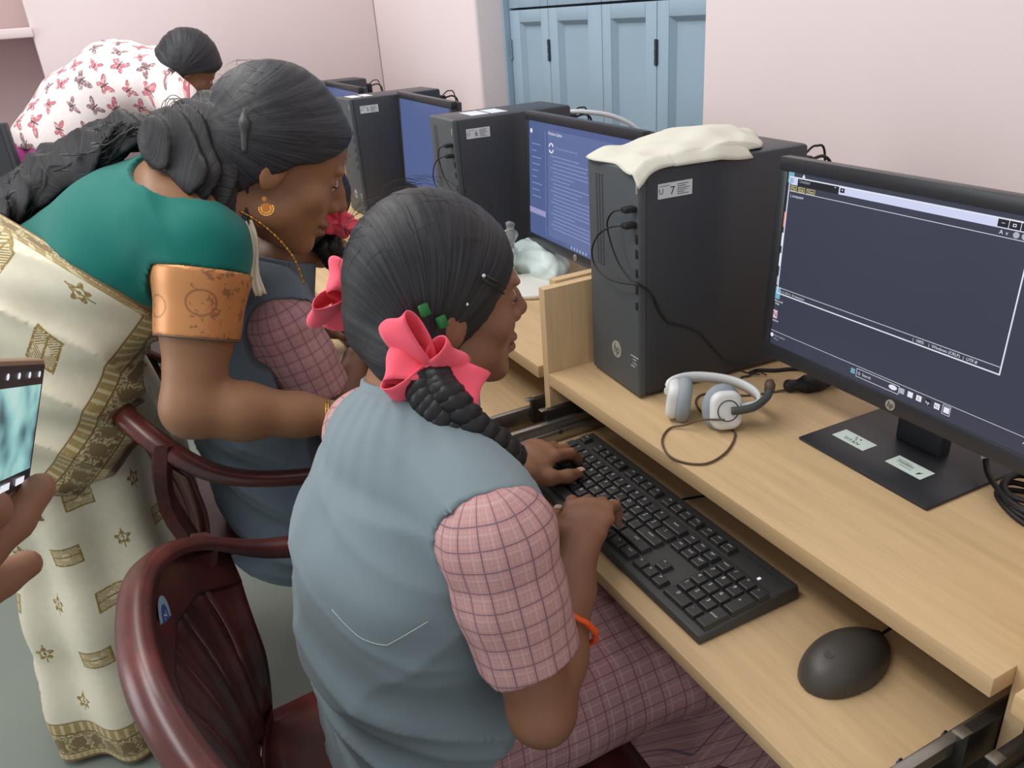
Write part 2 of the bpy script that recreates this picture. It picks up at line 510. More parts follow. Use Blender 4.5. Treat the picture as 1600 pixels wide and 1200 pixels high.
# window with blue wooden shutters
win = thing('window_1', None, None, (-0.95, 0.74, 1.33)); win['kind'] = 'structure'
def wpart(name, mat, x0, z0, x1, z1, y0, y1, bev=0.002, par=win):
    return box(name, mat, par, x0 + 0.95, y0 - 0.74, z0 - 1.33, x1 + 0.95, y1 - 0.74, z1 - 1.33, bev)
wpart('window_frame', M_BLUE, -1.515, 0.72, -1.497, 1.96, 0.715, 0.80)
wpart('window_frame', M_BLUE, -0.403, 0.72, -0.385, 1.96, 0.715, 0.80)
wpart('window_frame', M_BLUE, -1.497, 0.72, -0.403, 0.745, 0.715, 0.80)
wpart('window_frame', M_BLUE, -1.497, 1.93, -0.403, 1.96, 0.715, 0.80)
wpart('gap_shade_backing', M_IRON, -1.497, 0.745, -0.403, 1.93, 0.772, 0.780, 0)  # added dark board in the hinge colour, stands in for shade in the gaps
edges = [-1.495, -1.2425, -0.951, -0.7045, -0.405]
inner = [(-1.428, -1.290), (-1.189, -1.022), (-0.908, -0.752), (-0.657, -0.475)]
def leaf(x0, x1, p0, p1, z0, z1, pz0, pz1):
    lf = thing('shutter_leaf', None, None, (0, 0, 0)); lf.parent = win
    B = 0.0012
    def q(name, mat, a, b, c, d, y0, y1, bev=0.002): return wpart(name, mat, a, b, c, d, y0, y1, bev, lf)
    q('stile', M_BLUE, x0 + B, z0, p0, z1, 0.735, 0.768); q('stile', M_BLUE, p1, z0, x1 - B, z1, 0.735, 0.768)
    q('rail', M_BLUE, p0, pz1, p1, z1, 0.735, 0.768); q('rail', M_BLUE, p0, z0, p1, pz0, 0.735, 0.768)
    # sloping moulding round the sunk panel
    m = MB(); w = 0.012; y0, y1 = 0.737 - 0.74, 0.752 - 0.74; X0, X1, Z0, Z1 = p0 + .95, p1 + .95, pz0 - 1.33, pz1 - 1.33
    o = [(X0, y0, Z0), (X1, y0, Z0), (X1, y0, Z1), (X0, y0, Z1)]; i = [(X0 + w, y1, Z0 + w), (X1 - w, y1, Z0 + w), (X1 - w, y1, Z1 - w), (X0 + w, y1, Z1 - w)]
    m.add(o + i, [(k, (k + 1) % 4, 4 + (k + 1) % 4, 4 + k) for k in range(4)])
    m.build('moulding', M_BLUE, lf, fix=False)
    q('panel', M_BLUE, p0 - .005, pz0 - .005, p1 + .005, pz1 + .005, 0.752, 0.764, 0)
for i in range(4):
    leaf(edges[i], edges[i + 1], inner[i][0], inner[i][1], 0.747, 1.283, 0.80, 1.247)
    leaf(edges[i], edges[i + 1], inner[i][0], inner[i][1], 1.289, 1.93, 1.36, 1.87)
for x in (-1.490, -1.2425, -0.7045, -0.409):
    h = MB().tube([(x + .95, -0.008, 1.136 - 1.33), (x + .95, -0.008, 1.198 - 1.33)], 0.0030, 10)
    for k in range(3): h.tube([(x + .95, -0.008, 1.138 - 1.33 + k * .021), (x + .95, -0.008, 1.154 - 1.33 + k * .021)], 0.0044, 10)
    h.box(x + .95 - .007, -0.0068, 1.138 - 1.33, x + .95 + .007, -0.0045, 1.196 - 1.33)
    h.build('hinge', M_BLUED if x < -1.4 else M_IRON, win, smooth=False)

# ================================================================ computer desks
def desk(x, label, wid=0.769, left_panel=True, right_panel=True, ph=0.144, ry=0.03, out=0.0):
    """x: inner face of the left panel; front edge on y=0"""
    t = thing('computer_desk', label, 'desk', (x, 0.25, 0), 0, 'beech computer desks in a row along the wall')
    Y = -0.25
    def b(n, m, x0, y0, z0, x1, y1, z1, bv=0.0012, lab=None): return box(n, m, t, x0, y0 + Y, z0, x1, y1 + Y, z1, bv, lab)
    b('desktop', M_WOOD, 0, 0, 0.728, wid, 0.58, 0.750)
    if left_panel: b('side_panel', M_WOODY, -0.018, 0.0, 0.0, 0.0, 0.58, 0.75 + ph)
    if right_panel: b('side_panel', M_WOODY, wid, ry, 0.0, wid + 0.018, 0.58, 0.75 + ph + (0.004 if ry else 0))
    b('back_panel', M_WOOD, 0, 0.40, 0.25, wid, 0.418, 0.727)
    b('keyboard_tray', M_WOOD, 0.030, -0.133 - out, 0.6205, wid - 0.032, 0.30 - out, 0.6385)
    b('foot_rest', M_WOOD, 0, 0.30, 0.08, wid, 0.40, 0.098)
    for s in (0, 1):
        xx = 0.0 if s == 0 else wid
        d = 1 if s == 0 else -1
        r = thing('slide_rail', None, None, (0, 0, 0)); r.parent = t
        a0, a1 = sorted((xx + d * 0.001, xx + d * 0.012)); c0, c1 = sorted((xx + d * 0.012, xx + d * 0.022)); e0, e1 = sorted((xx + d * 0.022, xx + d * 0.030))
        box('outer_channel', M_DSTEEL, r, a0, -0.015 + Y, 0.645, a1, 0.36 + Y, 0.690, 0.001)
        box('middle_channel', M_STEEL, r, c0, -0.085 - out * .6 + Y, 0.655, c1, 0.30 + Y, 0.672, 0.001)
        m = MB(); m.box(e0, -0.131 - out + Y, 0.6385, e1, 0.25 - out + Y, 0.658); m.box(e0, -0.131 + Y, 0.672, xx + d * 0.012 if d > 0 else e1, -0.128 + Y, 0.678) if False else None
        m.build('inner_channel', M_STEEL, r, bevel=0.0012)
        box('stop_clip', M_STEEL, r, a0, -0.024 + Y, 0.690, a1, -0.010 + Y, 0.6925, 0.0008)
        for yy in (-0.11, -0.06, 0.0):
            disc('rail_screw', M_DSTEEL, r, (e1 if d > 0 else e0, yy + Y, 0.655), (0, 1, 0), (0, 0, 1), 0.004, 0.0012 * (1 if d > 0 else -1))
    return t
desk(0.0, 'beech computer desk nearest the camera, with keyboard tray pulled out under the big monitor')
desk(-0.805, 'beech computer desk behind the girl with pink bows, white bag on top', out=0.10)
desk(-1.610, 'third beech computer desk in the row, beyond the blue screens')
desk(-2.40, 'last beech computer desk in the row, in the far corner')
desk(0.787, 'beech desk corner at the right edge of the picture', left_panel=False)

# ================================================================ desktop computers
def tower(x, y, rz, label, num, extras=True):
    W, D, H = 0.1425, 0.286, 0.3387
    t = thing('computer_tower', label, 'computer', (x, y, DT), rz, 'black computer towers standing on the desks')
    box('case', M_BLK, t, 0, 0.012, 0.004, W, D, H, 0.006)
    m = MB().box(0.0, 0, 0.004, W, 0.014, H); m.build('front_panel', M_BLKF, t, bevel=0.004, seg=3)
    for fx in (0.015, W - 0.03):
        for fy in (0.03, D - 0.05): box('foot', M_RUB, t, fx, fy, 0, fx + 0.015, fy + 0.02, 0.005, 0.001)
    m = MB()
    for i in range(34):
        for j in range(3): m.box(0.026 + j * 0.0085, -0.0006, 0.186 + i * 0.004, 0.029 + j * 0.0085, 0.0005, 0.1882 + i * 0.004)
    tag(m.build('vent_dots', M_BLK, t, fix=False), kind='stuff')
    box('power_button', M_SILV, t, 0.1375, -0.0012, 0.3075, 0.1405, 0.001, 0.3215, 0.0004)
    for z, h in ((0.2455, .013), (0.2245, .013), (0.197, .012), (0.172, .012), (0.148, .012)):
        p = box('usb_port', M_RUB, t, 0.1345, -0.0008, z - h / 2, 0.1402, 0.001, z + h / 2, 0.0004)
    disc('logo_plate', M_SILV, t, (0.0785, 0.0002, 0.061), (1, 0, 0), (0, 0, 1), 0.0135, 0.0010)
    put_text('logo_letters', 'hp', 0.0215, M_BLKF, t, (0.0785, -0.0012, 0.0615), (1, 0, 0), (0, 0, 1), shear=0.25, squeeze=0.8)
    # small printed badge low on the front
    if extras:
        put_text('badge_print', 'intel', 0.0055, M_PRN, t, (0.131, -0.0006, 0.0625), (1, 0, 0), (0, 0, 1))
        put_text('badge_print', 'CORE', 0.0045, M_PRN, t, (0.131, -0.0006, 0.056), (1, 0, 0), (0, 0, 1))
        box('badge_bar', M_PRN, t, 0.1205, -0.0006, 0.0665, 0.1405, 0.0002, 0.0672, 0)
        box('badge_bar', M_PRN, t, 0.1205, -0.0006, 0.050, 0.1315, 0.0002, 0.0507, 0)
    # asset sticker on the side with a handwritten number
    s = MB().box(W - 0.0002, 0.0305, 0.2965, W + 0.0005, 0.0855, 0.317).build('asset_sticker', M_STK, t)
    wx = W + 0.0007
    put_text('sticker_number', 'U', 0.011, M_INK, s, (wx, 0.0355, 0.306), (0, 1, 0), (0, 0, 1))
    put_text('sticker_number', num, 0.0155, M_INK, s, (wx, 0.0535, 0.3055), (0, 1, 0), (0, 0, 1))
    pr = MB()
    for k in range(6):
        y0 = 0.061; pr.box(wx, y0, 0.2995 + k * 0.0027, wx + 0.0001, y0 + (0.019, 0.012, 0.016, 0.02, 0.014, 0.018)[k], 0.3002 + k * 0.0027)
    pr.box(wx, 0.0325, 0.3132, wx + 0.0001, 0.049, 0.3138)
    pr.build('sticker_print', M_INK, s, fix=False)
    if extras is not True:
        pass
    # socket, plug and leads at the back
    b = MB(); b.box(W - 0.05, D, H - 0.055, W - 0.012, D + 0.022, H - 0.022)
    b.build('plug', M_RUB, t, bevel=0.003)
    cable('back_cable', [(W - .02, D + .02, H - .03), (W - .02, D + .05, H - .028), (W - .02, D + .065, H - .06), (W - .03, D + .07, H - .2), (W - .03, D + .07, .0)], 0.0025, M_RUB, t)
    cable('back_cable', [(W - .03, D + .02, H - .022), (W - .03, D + .04, H - .012), (W - .03, D + .06, H - .035), (W - .05, D + .075, H - .2), (W - .05, D + .075, .0)], 0.0018, M_RUB, t)
    return t
T1 = tower(0.0218, 0.0725, -0.0654, 'black computer tower with a folded ivory cloth on top, sticker numbered 7', '7')
T2 = tower(-0.7215, 0.1204, -0.0419, 'black computer tower behind the near girl\'s head, sticker numbered 6', '6')
T3 = tower(-1.4604, 0.1102, 0.012, 'third black computer tower from the right, paper labels on its top', '5')
T4 = tower(-2.235, 0.130, 0.0, 'farthest black computer tower in the row, half hidden by the bending teacher\'s hair', '4')
for t, (a, b_) in ((T2, (.060, .105)), (T2, (.108, .150)), (T3, (.02, .055)), (T3, (.06, .09))):
    box('top_label', M_STK, t, 0.035, a, 0.3388, 0.11, b_ - .004, 0.3393, 0, 'small white paper label')

def usb_leads(t, far=False):
    g = t
    for z, px in ((0.2875, 0.138), (0.2655, 0.138)):
        MB().box(px - 0.013, -0.018, z - 0.004, px + 0.001, 0.0, z + 0.004).build('usb_plug', M_RUB, g, bevel=0.002)
    cable('usb_lead', [(.128, -.014, .2875), (.108, -.020, .281), (.092, -.020, .262), (.098, -.018, .235), (.112, -.014, .208), (.132, -.010, .192), (.150, -.004, .186), (.1475, .018, .166), (.1455, .032, .135), (.145, .048, .115), (.145, .075, .103), (.146, .102, .087), (.147, .125, .060), (.150, .152, .030), (.155, .180, .008), (.17, .20, .004)], 0.0013, M_RUB, g)
    cable('usb_lead', [(.128, -.014, .2655), (.100, -.022, .258), (.070, -.024, .240), (.048, -.022, .212), (.055, -.020, .190), (.085, -.018, .180), (.120, -.014, .181), (.150, -.006, .184), (.149, .018, .165), (.147, .034, .134), (.1465, .05, .113)], 0.0013, M_RUB, g)
usb_leads(T1); usb_leads(T2)
cable('white_cable', [(.10, .290, .318), (.12, .325, .318), (.135, .40, .300), (.15, .46, .262), (.16, .49, .20)], .0055, M_STK, T2, 'white cable')

# ================================================================ monitors
def E_(name, c, st=1.0): return glow(name, c, st)
M_SCR = Mt('screen_dark_navy', 0.28, 0.4); M_SCR.color((0.012, 0.013, 0.018, 1)); M_SCR.emit(lin((60, 63, 80)), 0.85); M_SCR = M_SCR.m
M_SCRB = Mt('screen_blue', 0.28, 0.4); M_SCRB.color((0.012, 0.014, 0.02, 1)); M_SCRB.emit(lin((82, 98, 146)), 0.9); M_SCRB = M_SCRB.m
L_W = E_('screen_white', (228, 230, 240)); L_LAV = E_('screen_lavender', (205, 210, 240)); L_DK = E_('screen_black', (24, 24, 34))
L_YL = E_('screen_yellow', (226, 214, 130)); L_TEAL = E_('screen_teal', (116, 170, 190)); L_RED = E_('screen_salmon', (226, 140, 128)); L_GR = E_('screen_grey', (170, 175, 188))
L_SB = E_('screen_pale_blue', (150, 165, 205)); L_PUR = E_('screen_violet', (150, 150, 190))
MW, MH = 0.4546, 0.276
SX0, SX1, SY0, SY1 = 0.0155, 0.439, 0.0205, 0.2585
def monitor(x, y, rz, tilt, label, scr, z=0.0701, stand=True, cls=True):
    t = thing('monitor', label, 'monitor', (x, y, DT), rz, 'black computer monitors standing on the desks')
    hd = bpy.data.objects.new('screen_housing', None); COL.objects.link(hd); hd.parent = t
    hd.location = (0, 0, z); hd.rotation_euler = (-tilt, 0, 0)
    f = MB()                                     # bezel: four bars round the panel
    f.box(0, 0, 0, MW, 0.016, SY0).box(0, 0, SY1, MW, 0.016, MH).box(0, 0, SY0, SX0, 0.016, SY1).box(SX1, 0, SY0, MW, 0.016, SY1)
    f.build('bezel', M_BEZ, hd, bevel=0.0012)
    b = MB().box(0.002, 0.016, 0.002, MW - .002, 0.030, MH - .002); b.build('back_cover', M_BLK, hd, bevel=0.004)
    MB().box(0.12, 0.03, 0.05, MW - .12, 0.052, 0.20).build('back_bulge', M_BLK, hd, bevel=0.01)
    sc = MB().quad((0, 0.0022, 0), (1, 0, 0), (0, 0, 1), SX0, SY0, SX1, SY1).build('screen', scr, hd, fix=False)
    disc('logo_plate', M_SILV, hd, (0.2271, -0.0001, 0.0107), (1, 0, 0), (0, 0, 1), 0.0068, 0.0008, 24)
    put_text('logo_letters', 'hp', 0.0112, M_BEZ, hd, (0.2271, -0.0013, 0.011), (1, 0, 0), (0, 0, 1), shear=0.25, squeeze=0.8)
    if stand:
        bs = MB().box(0.1286, -0.0427, 0, 0.1286 + 0.198, 0.145, 0.0045); bs.build('base', M_BEZ, t, bevel=0.002)
        nk = MB().box(0.195, 0.058, 0.003, 0.262, 0.078, 0.20); nk.build('neck', M_BLK, t, bevel=0.004)
    return t, hd, sc
def sq(sc, name, mat, x0, y0, x1, y1, d=0.0):
    return MB().quad((0, 0.0019 - d, 0), (1, 0, 0), (0, 0, 1), x0, y0, x1, y1).build(name, mat, sc, fix=False)
def st(sc, name, txt, size, mat, x, y, align='LEFT'):
    return put_text(name, txt, size, mat, sc, (x, 0.0014, y), (1, 0, 0), (0, 0, 1), align)
def outline(mb, x0, y0, x1, y1, w, d=0.0004):
    for a in ((x0, y0, x1, y0 + w), (x0, y1 - w, x1, y1), (x0, y0, x0 + w, y1), (x1 - w, y0, x1, y1)):
        mb.quad((0, 0.0019 - d, 0), (1, 0, 0), (0, 0, 1), *a)
    return mb
mon1, hd1, sc1 = monitor(0.2514, 0.2123, -0.0243, 0.0512, 'large black monitor nearest the camera showing an empty dark text window', M_SCR)
# the open text window
sq(sc1, 'title_bar', L_LAV, 0.0215, 0.2425, 0.3455, 0.2525)
sq(sc1, 'tab', L_DK, 0.0335, 0.2425, 0.1020, 0.2515, 0.0003)
st(sc1, 'tab_text', 'Untitled', 0.0055, L_GR, 0.0365, 0.2485)
w = MB(); outline(w, 0.1035, 0.2445, 0.1115, 0.2510, 0.0005); outline(w, 0.3080, 0.2430, 0.3452, 0.2524, 0.0006)
for xx in (0.3205, 0.3330): w.quad((0, 0.0012, 0), (1, 0, 0), (0, 0, 1), xx, 0.2430, xx + 0.0006, 0.2524)
w.quad((0, 0.0012, 0), (1, 0, 0), (0, 0, 1), 0.0205, 0.234, 0.3455, 0.2346)
w.quad((0, 0.0012, 0), (1, 0, 0), (0, 0, 1), 0.0205, 0.1028, 0.3455, 0.1034)
w.build('window_lines', L_W, sc1, fix=False)
sq(sc1, 'window_buttons', L_DK, 0.3080, 0.2430, 0.3452, 0.2524, 0.0003); sq(sc1, 'new_tab_button', L_DK, 0.1035, 0.2445, 0.1115, 0.2510, 0.0003)
st(sc1, 'tab_mark', '+', 0.006, L_W, 0.1075, 0.2478, 'CENTER'); st(sc1, 'button_mark', '–', 0.007, L_W, 0.3145, 0.2482, 'CENTER')
mk = MB(); outline(mk, 0.3248, 0.2462, 0.3285, 0.2492, 0.0007, 0.0006); mk.build('button_mark', L_W, sc1, fix=False)
st(sc1, 'button_mark', '×', 0.008, L_W, 0.3392, 0.2480, 'CENTER'); st(sc1, 'tab_mark', '•', 0.006, L_W, 0.096, 0.2493, 'CENTER')
fr = MB(); outline(fr, 0.0188, 0.0942, 0.3470, 0.2530, 0.0015); fr.build('window_frame_lines', L_W, sc1, fix=False)
mn = MB()
for a, b_ in ((0.0225, 0.0330), (0.0360, 0.0472), (0.0505, 0.0645)): outline(mn, a, 0.2350, b_, 0.2412, 0.0006)
mn.build('menu_boxes', L_YL, sc1, fix=False)
for a, s in ((0.0278, 'File'), (0.0416, 'Edit'), (0.0574, 'View')): st(sc1, 'menu_text', s, 0.0052, L_YL, a, 0.238, 'CENTER')
for a, s in ((0.3143, 'A'), (0.3205, 'v')): st(sc1, 'menu_icon', s, 0.006, L_W, a, 0.2387, 'CENTER')
for a in (0.3300, 0.3390):
    disc('menu_icon', L_GR, sc1, (a, 0.0019, 0.2387), (1, 0, 0), (0, 0, 1), 0.0032, 0.0004, 20)
st(sc1, 'document_text', '| computer', 0.0052, L_W, 0.0235, 0.2285)
st(sc1, 'status_text', 'Ln 2, Col 1', 0.0042, L_W, 0.0240, 0.0985); st(sc1, 'status_text', '|  10 characters', 0.0042, L_W, 0.0430, 0.0985)
st(sc1, 'status_text', '|  100%', 0.0050, L_W, 0.2390, 0.0990); st(sc1, 'status_text', '|  Windows (CRLF)', 0.0050, L_W, 0.2600, 0.0990); st(sc1, 'status_text', '|  UTF-8', 0.0050, L_W, 0.3030, 0.0988)
# desktop icons peeking out at the left
for z0, z1, m_, ww in ((.2445, .258, L_TEAL, .010), (.186, .206, L_RED, .0028), (.160, .178, L_W, .0025), (.132, .150, L_W, .0025), (.106, .118, L_GR, .0025), (.0865, .1035, L_TEAL, .009)):
    sq(sc1, 'desktop_icon', m_, 0.0160, z0, 0.0160 + ww, z1)
st(sc1, 'icon_caption', 'Microsoft', 0.0040, L_W, 0.0165, 0.0838); st(sc1, 'icon_caption', 'Edge', 0.0040, L_W, 0.0185, 0.0800)
sq(sc1, 'desktop_icon', E_('screen_pink', (226, 186, 200)), 0.0150 + .001, 0.0585, 0.0240, 0.0700); st(sc1, 'icon_mark', 'N', 0.010, L_DK, 0.0200, 0.0640, 'CENTER'); st(sc1, 'icon_caption', 'NVDA', 0.0040, L_W, 0.0165, 0.0550)
st(sc1, 'icon_caption', '▲', 0.006, L_W, 0.0400, 0.2553)
# taskbar
tb = MB(); tb.quad((0, 0.0017, 0), (1, 0, 0), (0, 0, 1), SX0, 0.0398, SX1, 0.0403); tb.build('taskbar_line', L_W, sc1, fix=False)
disc('weather_icon', L_W, sc1, (0.0185, 0.0019, 0.0335), (1, 0, 0), (0, 0, 1), 0.0028, 0.0003, 16)
st(sc1, 'taskbar_text', 'Hot weather', 0.0040, L_GR, 0.0235, 0.0342); st(sc1, 'taskbar_text', 'Now', 0.0040, L_GR, 0.0235, 0.0295)
wi = MB()
for i in (0, 1):
    for j in (0, 1): wi.quad((0, 0.0015, 0), (1, 0, 0), (0, 0, 1), 0.1608 + i * .0034, 0.0285 + j * .0034, 0.1639 + i * .0034, 0.0316 + j * .0034)
wi.build('start_icon', L_TEAL, sc1, fix=False)
so = MB(); outline(so, 0.1695, 0.0265, 0.2335, 0.0375, 0.0006); so.build('search_box', L_W, sc1, fix=False)
st(sc1, 'search_text', 'Q  Search', 0.0050, L_W, 0.1718, 0.0318)
for i, (a, m_, s) in enumerate(((0.2245, L_W, ''), (0.2372, L_GR, ''), (0.2490, L_W, ''), (0.2608, L_W, 'S'), (0.2730, L_DK, 'hp'), (0.2849, L_W, 'N'), (0.2971, L_W, ''))):
    if i == 0: disc('taskbar_icon', m_, sc1, (a, 0.0019, 0.0325), (1, 0, 0), (0, 0, 1), 0.0058, 0.0004, 20, ry=0.0030)
    else: sq(sc1, 'taskbar_icon', m_, a - .0035, 0.0292, a + .0035, 0.0362)
    if s: st(sc1, 'icon_mark', s, 0.0055, L_W if m_ is L_DK else L_DK, a, 0.0325, 'CENTER')
io = MB(); outline(io, 0.2920, 0.0270, 0.3022, 0.0385, 0.0005); io.build('taskbar_icon_box', L_W, sc1, fix=False)
st(sc1, 'taskbar_text', '^', 0.008, L_W, 0.388, 0.0325, 'CENTER')
# labels stuck on the base
def base_sticker(x0, y0, lines, fig):
    a = MB().box(x0, y0, 0.0045, x0 + 0.051, y0 + 0.0255, 0.0049).build('base_sticker', M_STKG, mon1)
    for s, sz, px, py in lines: put_text('sticker_text', s, sz, M_INK, a, (x0 + px, y0 + py, 0.0051), (1, 0, 0), (0, 1, 0))
    if fig == 0:
        g = MB()
        for k in range(3):
            t_ = k * 2.09 + .5; c, s_ = math.cos(t_), math.sin(t_)
            g.add([(x0 + .027 + c * .0012, y0 + .0175 + s_ * .0012, .0051), (x0 + .027 + c * .0058 - s_ * .0016, y0 + .0175 + s_ * .0042 + c * .0016, .0051), (x0 + .027 + c * .0050 + s_ * .0020, y0 + .0175 + s_ * .0036 - c * .0020, .0051)], [(0, 1, 2)])
        g.build('sticker_emblem', M_INK, a, fix=False)
    else:
        g = MB(); g.box(x0 + .006, y0 + .0125, .005, x0 + .030, y0 + .0131, .0051); g.box(x0 + .004, y0 + .0185, .005, x0 + .024, y0 + .019, .0051)
        g.add([(x0 + .0395, y0 + .006, .0051), (x0 + .0415, y0 + .006, .0051), (x0 + .0445, y0 + .015, .0051), (x0 + .0425, y0 + .0125, .0051), (x0 + .040, y0 + .0118, .0051)], [(0, 1, 2, 3, 4)])
        g.build('sticker_emblem', M_INK, a, fix=False)
base_sticker(0.1486, -0.0035, [('TITAN', 0.0088, .0255, .0075)], 0)
base_sticker(0.2315, -0.0005, [('Foundation', 0.0050, .0185, .0155), ('Computer Lab', 0.0030, .022, .0085)], 1)

mon2, hd2, sc2 = monitor(-0.5269, 0.2474, -0.048, 0.0512, 'black monitor showing a blue update page, between the two near towers', M_SCRB)
sq(sc2, 'page_panel', E_('screen_blue_panel', (98, 114, 160), 0.9), 0.105, 0.030, SX1, SY1 - .012, 0.0)
disc('avatar', L_W, sc2, (0.028, 0.0018, 0.238), (1, 0, 0), (0, 0, 1), 0.0048, 0.0003, 20)
st(sc2, 'page_title', 'Windows Update', 0.0085, L_W, 0.106, 0.240)
ring = MB().tube([(0.120 + .009 * math.cos(a), 0.0016, 0.212 + .009 * math.sin(a)) for a in np.linspace(0.4, 2.9, 12)], 0.0012, 6).tube([(0.120 + .009 * math.cos(a), 0.0016, 0.212 + .009 * math.sin(a)) for a in np.linspace(3.6, 6.0, 12)], 0.0012, 6)
ring.build('update_icon', L_W, sc2)
st(sc2, 'page_text', 'You\'re up to date. Restart required to finish', 0.0052, L_SB, 0.138, 0.214)
ln = MB(); rr = random.Random(3)
for k in range(20):
    z_ = 0.196 - k * 0.0077; x_ = 0.128 if k % 3 else 0.118
    ln.quad((0, 0.0016, 0), (1, 0, 0), (0, 0, 1), x_, z_, x_ + rr.uniform(.08, .24), z_ + 0.0011)
ln.build('page_text_lines', L_SB, sc2, fix=False)
nl = MB()
for k in range(9): nl.quad((0, 0.0016, 0), (1, 0, 0), (0, 0, 1), 0.030, 0.212 - k * 0.0135, 0.030 + rr.uniform(.02, .05), 0.2132 - k * 0.0135)
nl.build('menu_text_lines', L_SB, sc2, fix=False)
sq(sc2, 'menu_selection', L_PUR, SX0, 0.066, 0.092, 0.078, .0001)
sq(sc2, 'menu_edge', L_SB, 0.0925, 0.030, 0.0932, 0.245, .0001)
for k in range(6): sq(sc2, 'taskbar_icon', L_SB, 0.205 + k * .012, 0.0235, 0.211 + k * .012, 0.029, .0002)
mon3, hd3, sc3 = monitor(-1.318, 0.245, -0.05, 0.0512, 'black monitor with a plain blue screen, between the second and third towers', M_SCRB)
mon4, hd4, sc4 = monitor(-2.07, 0.235, -0.03, 0.0512, 'farthest black monitor with a blue screen, by the corner of the room', M_SCRB)
# ================================================================ keyboards
def key_mesh(w, d=0.0182, h=0.0078):
    a, b = w / 2, d / 2; ti = 0.0022
    v = [(-a, -b, 0), (a, -b, 0), (a, b, 0), (-a, b, 0),
         (-a + ti * .7, -b + ti * .6, h - .0008), (a - ti * .7, -b + ti * .6, h - .0008), (a - ti * .7, b - ti * 1.2, h), (-a + ti * .7, b - ti * 1.2, h),
         (-a + ti * 1.3, -b + ti * 1.2, h - .0003), (a - ti * 1.3, -b + ti * 1.2, h - .0003), (a - ti * 1.3, b - ti * 1.8, h + .0002), (-a + ti * 1.3, b - ti * 1.8, h + .0002)]
    f = [(0, 1, 5, 4), (1, 2, 6, 5), (2, 3, 7, 6), (3, 0, 4, 7), (4, 5, 9, 8), (5, 6, 10, 9), (6, 7, 11, 10), (7, 4, 8, 11), (8, 9, 10, 11)]
    me = bpy.data.meshes.new('key'); me.from_pydata(v, [], f); me.materials.append(M_KEY); me.update(); return me
U = 0.0197
ROWS = [(0.1257, [('Esc', 0, 1)] + [('F%d' % (i + 1), 2 + i + (i // 4) * 0.5, 1) for i in range(12)] + [('prt', 15.25, 1), ('scr', 16.25, 1), ('pau', 17.25, 1)]),
        (0.0985, [(c, i, 1) for i, c in enumerate('`1234567890-=')] + [('back', 13, 2), ('ins', 15.25, 1), ('hm', 16.25, 1), ('pgu', 17.25, 1), ('num', 18.5, 1), ('/', 19.5, 1), ('*', 20.5, 1), ('-', 21.5, 1)]),
        (0.0790, [('tab', 0, 1.5)] + [(c, 1.5 + i, 1) for i, c in enumerate('QWERTYUIOP[]')] + [('\\', 13.5, 1.5), ('del', 15.25, 1), ('end', 16.25, 1), ('pgd', 17.25, 1), ('7', 18.5, 1), ('8', 19.5, 1), ('9', 20.5, 1)]),
        (0.0595, [('caps', 0, 1.75)] + [(c, 1.75 + i, 1) for i, c in enumerate("ASDFGHJKL;'")] + [('enter', 12.75, 2.25), ('4', 18.5, 1), ('5', 19.5, 1), ('6', 20.5, 1)]),
        (0.0400, [('shift', 0, 2.25)] + [(c, 2.25 + i, 1) for i, c in enumerate('ZXCVBNM,./')] + [('shift', 12.25, 2.75), ('^', 16.25, 1), ('1', 18.5, 1), ('2', 19.5, 1), ('3', 20.5, 1)]),
        (0.0200, [('ctrl', 0, 1.25), ('win', 1.25, 1.25), ('alt', 2.5, 1.25), ('', 3.75, 6.25), ('alt', 10, 1.25), ('win', 11.25, 1.25), ('fn', 12.5, 1.25), ('ctrl', 13.75, 1.25), ('<', 15.25, 1), ('v', 16.25, 1), ('>', 17.25, 1), ('0', 18.5, 2), ('.', 20.5, 1)])]
_km = {}; _lm = {}
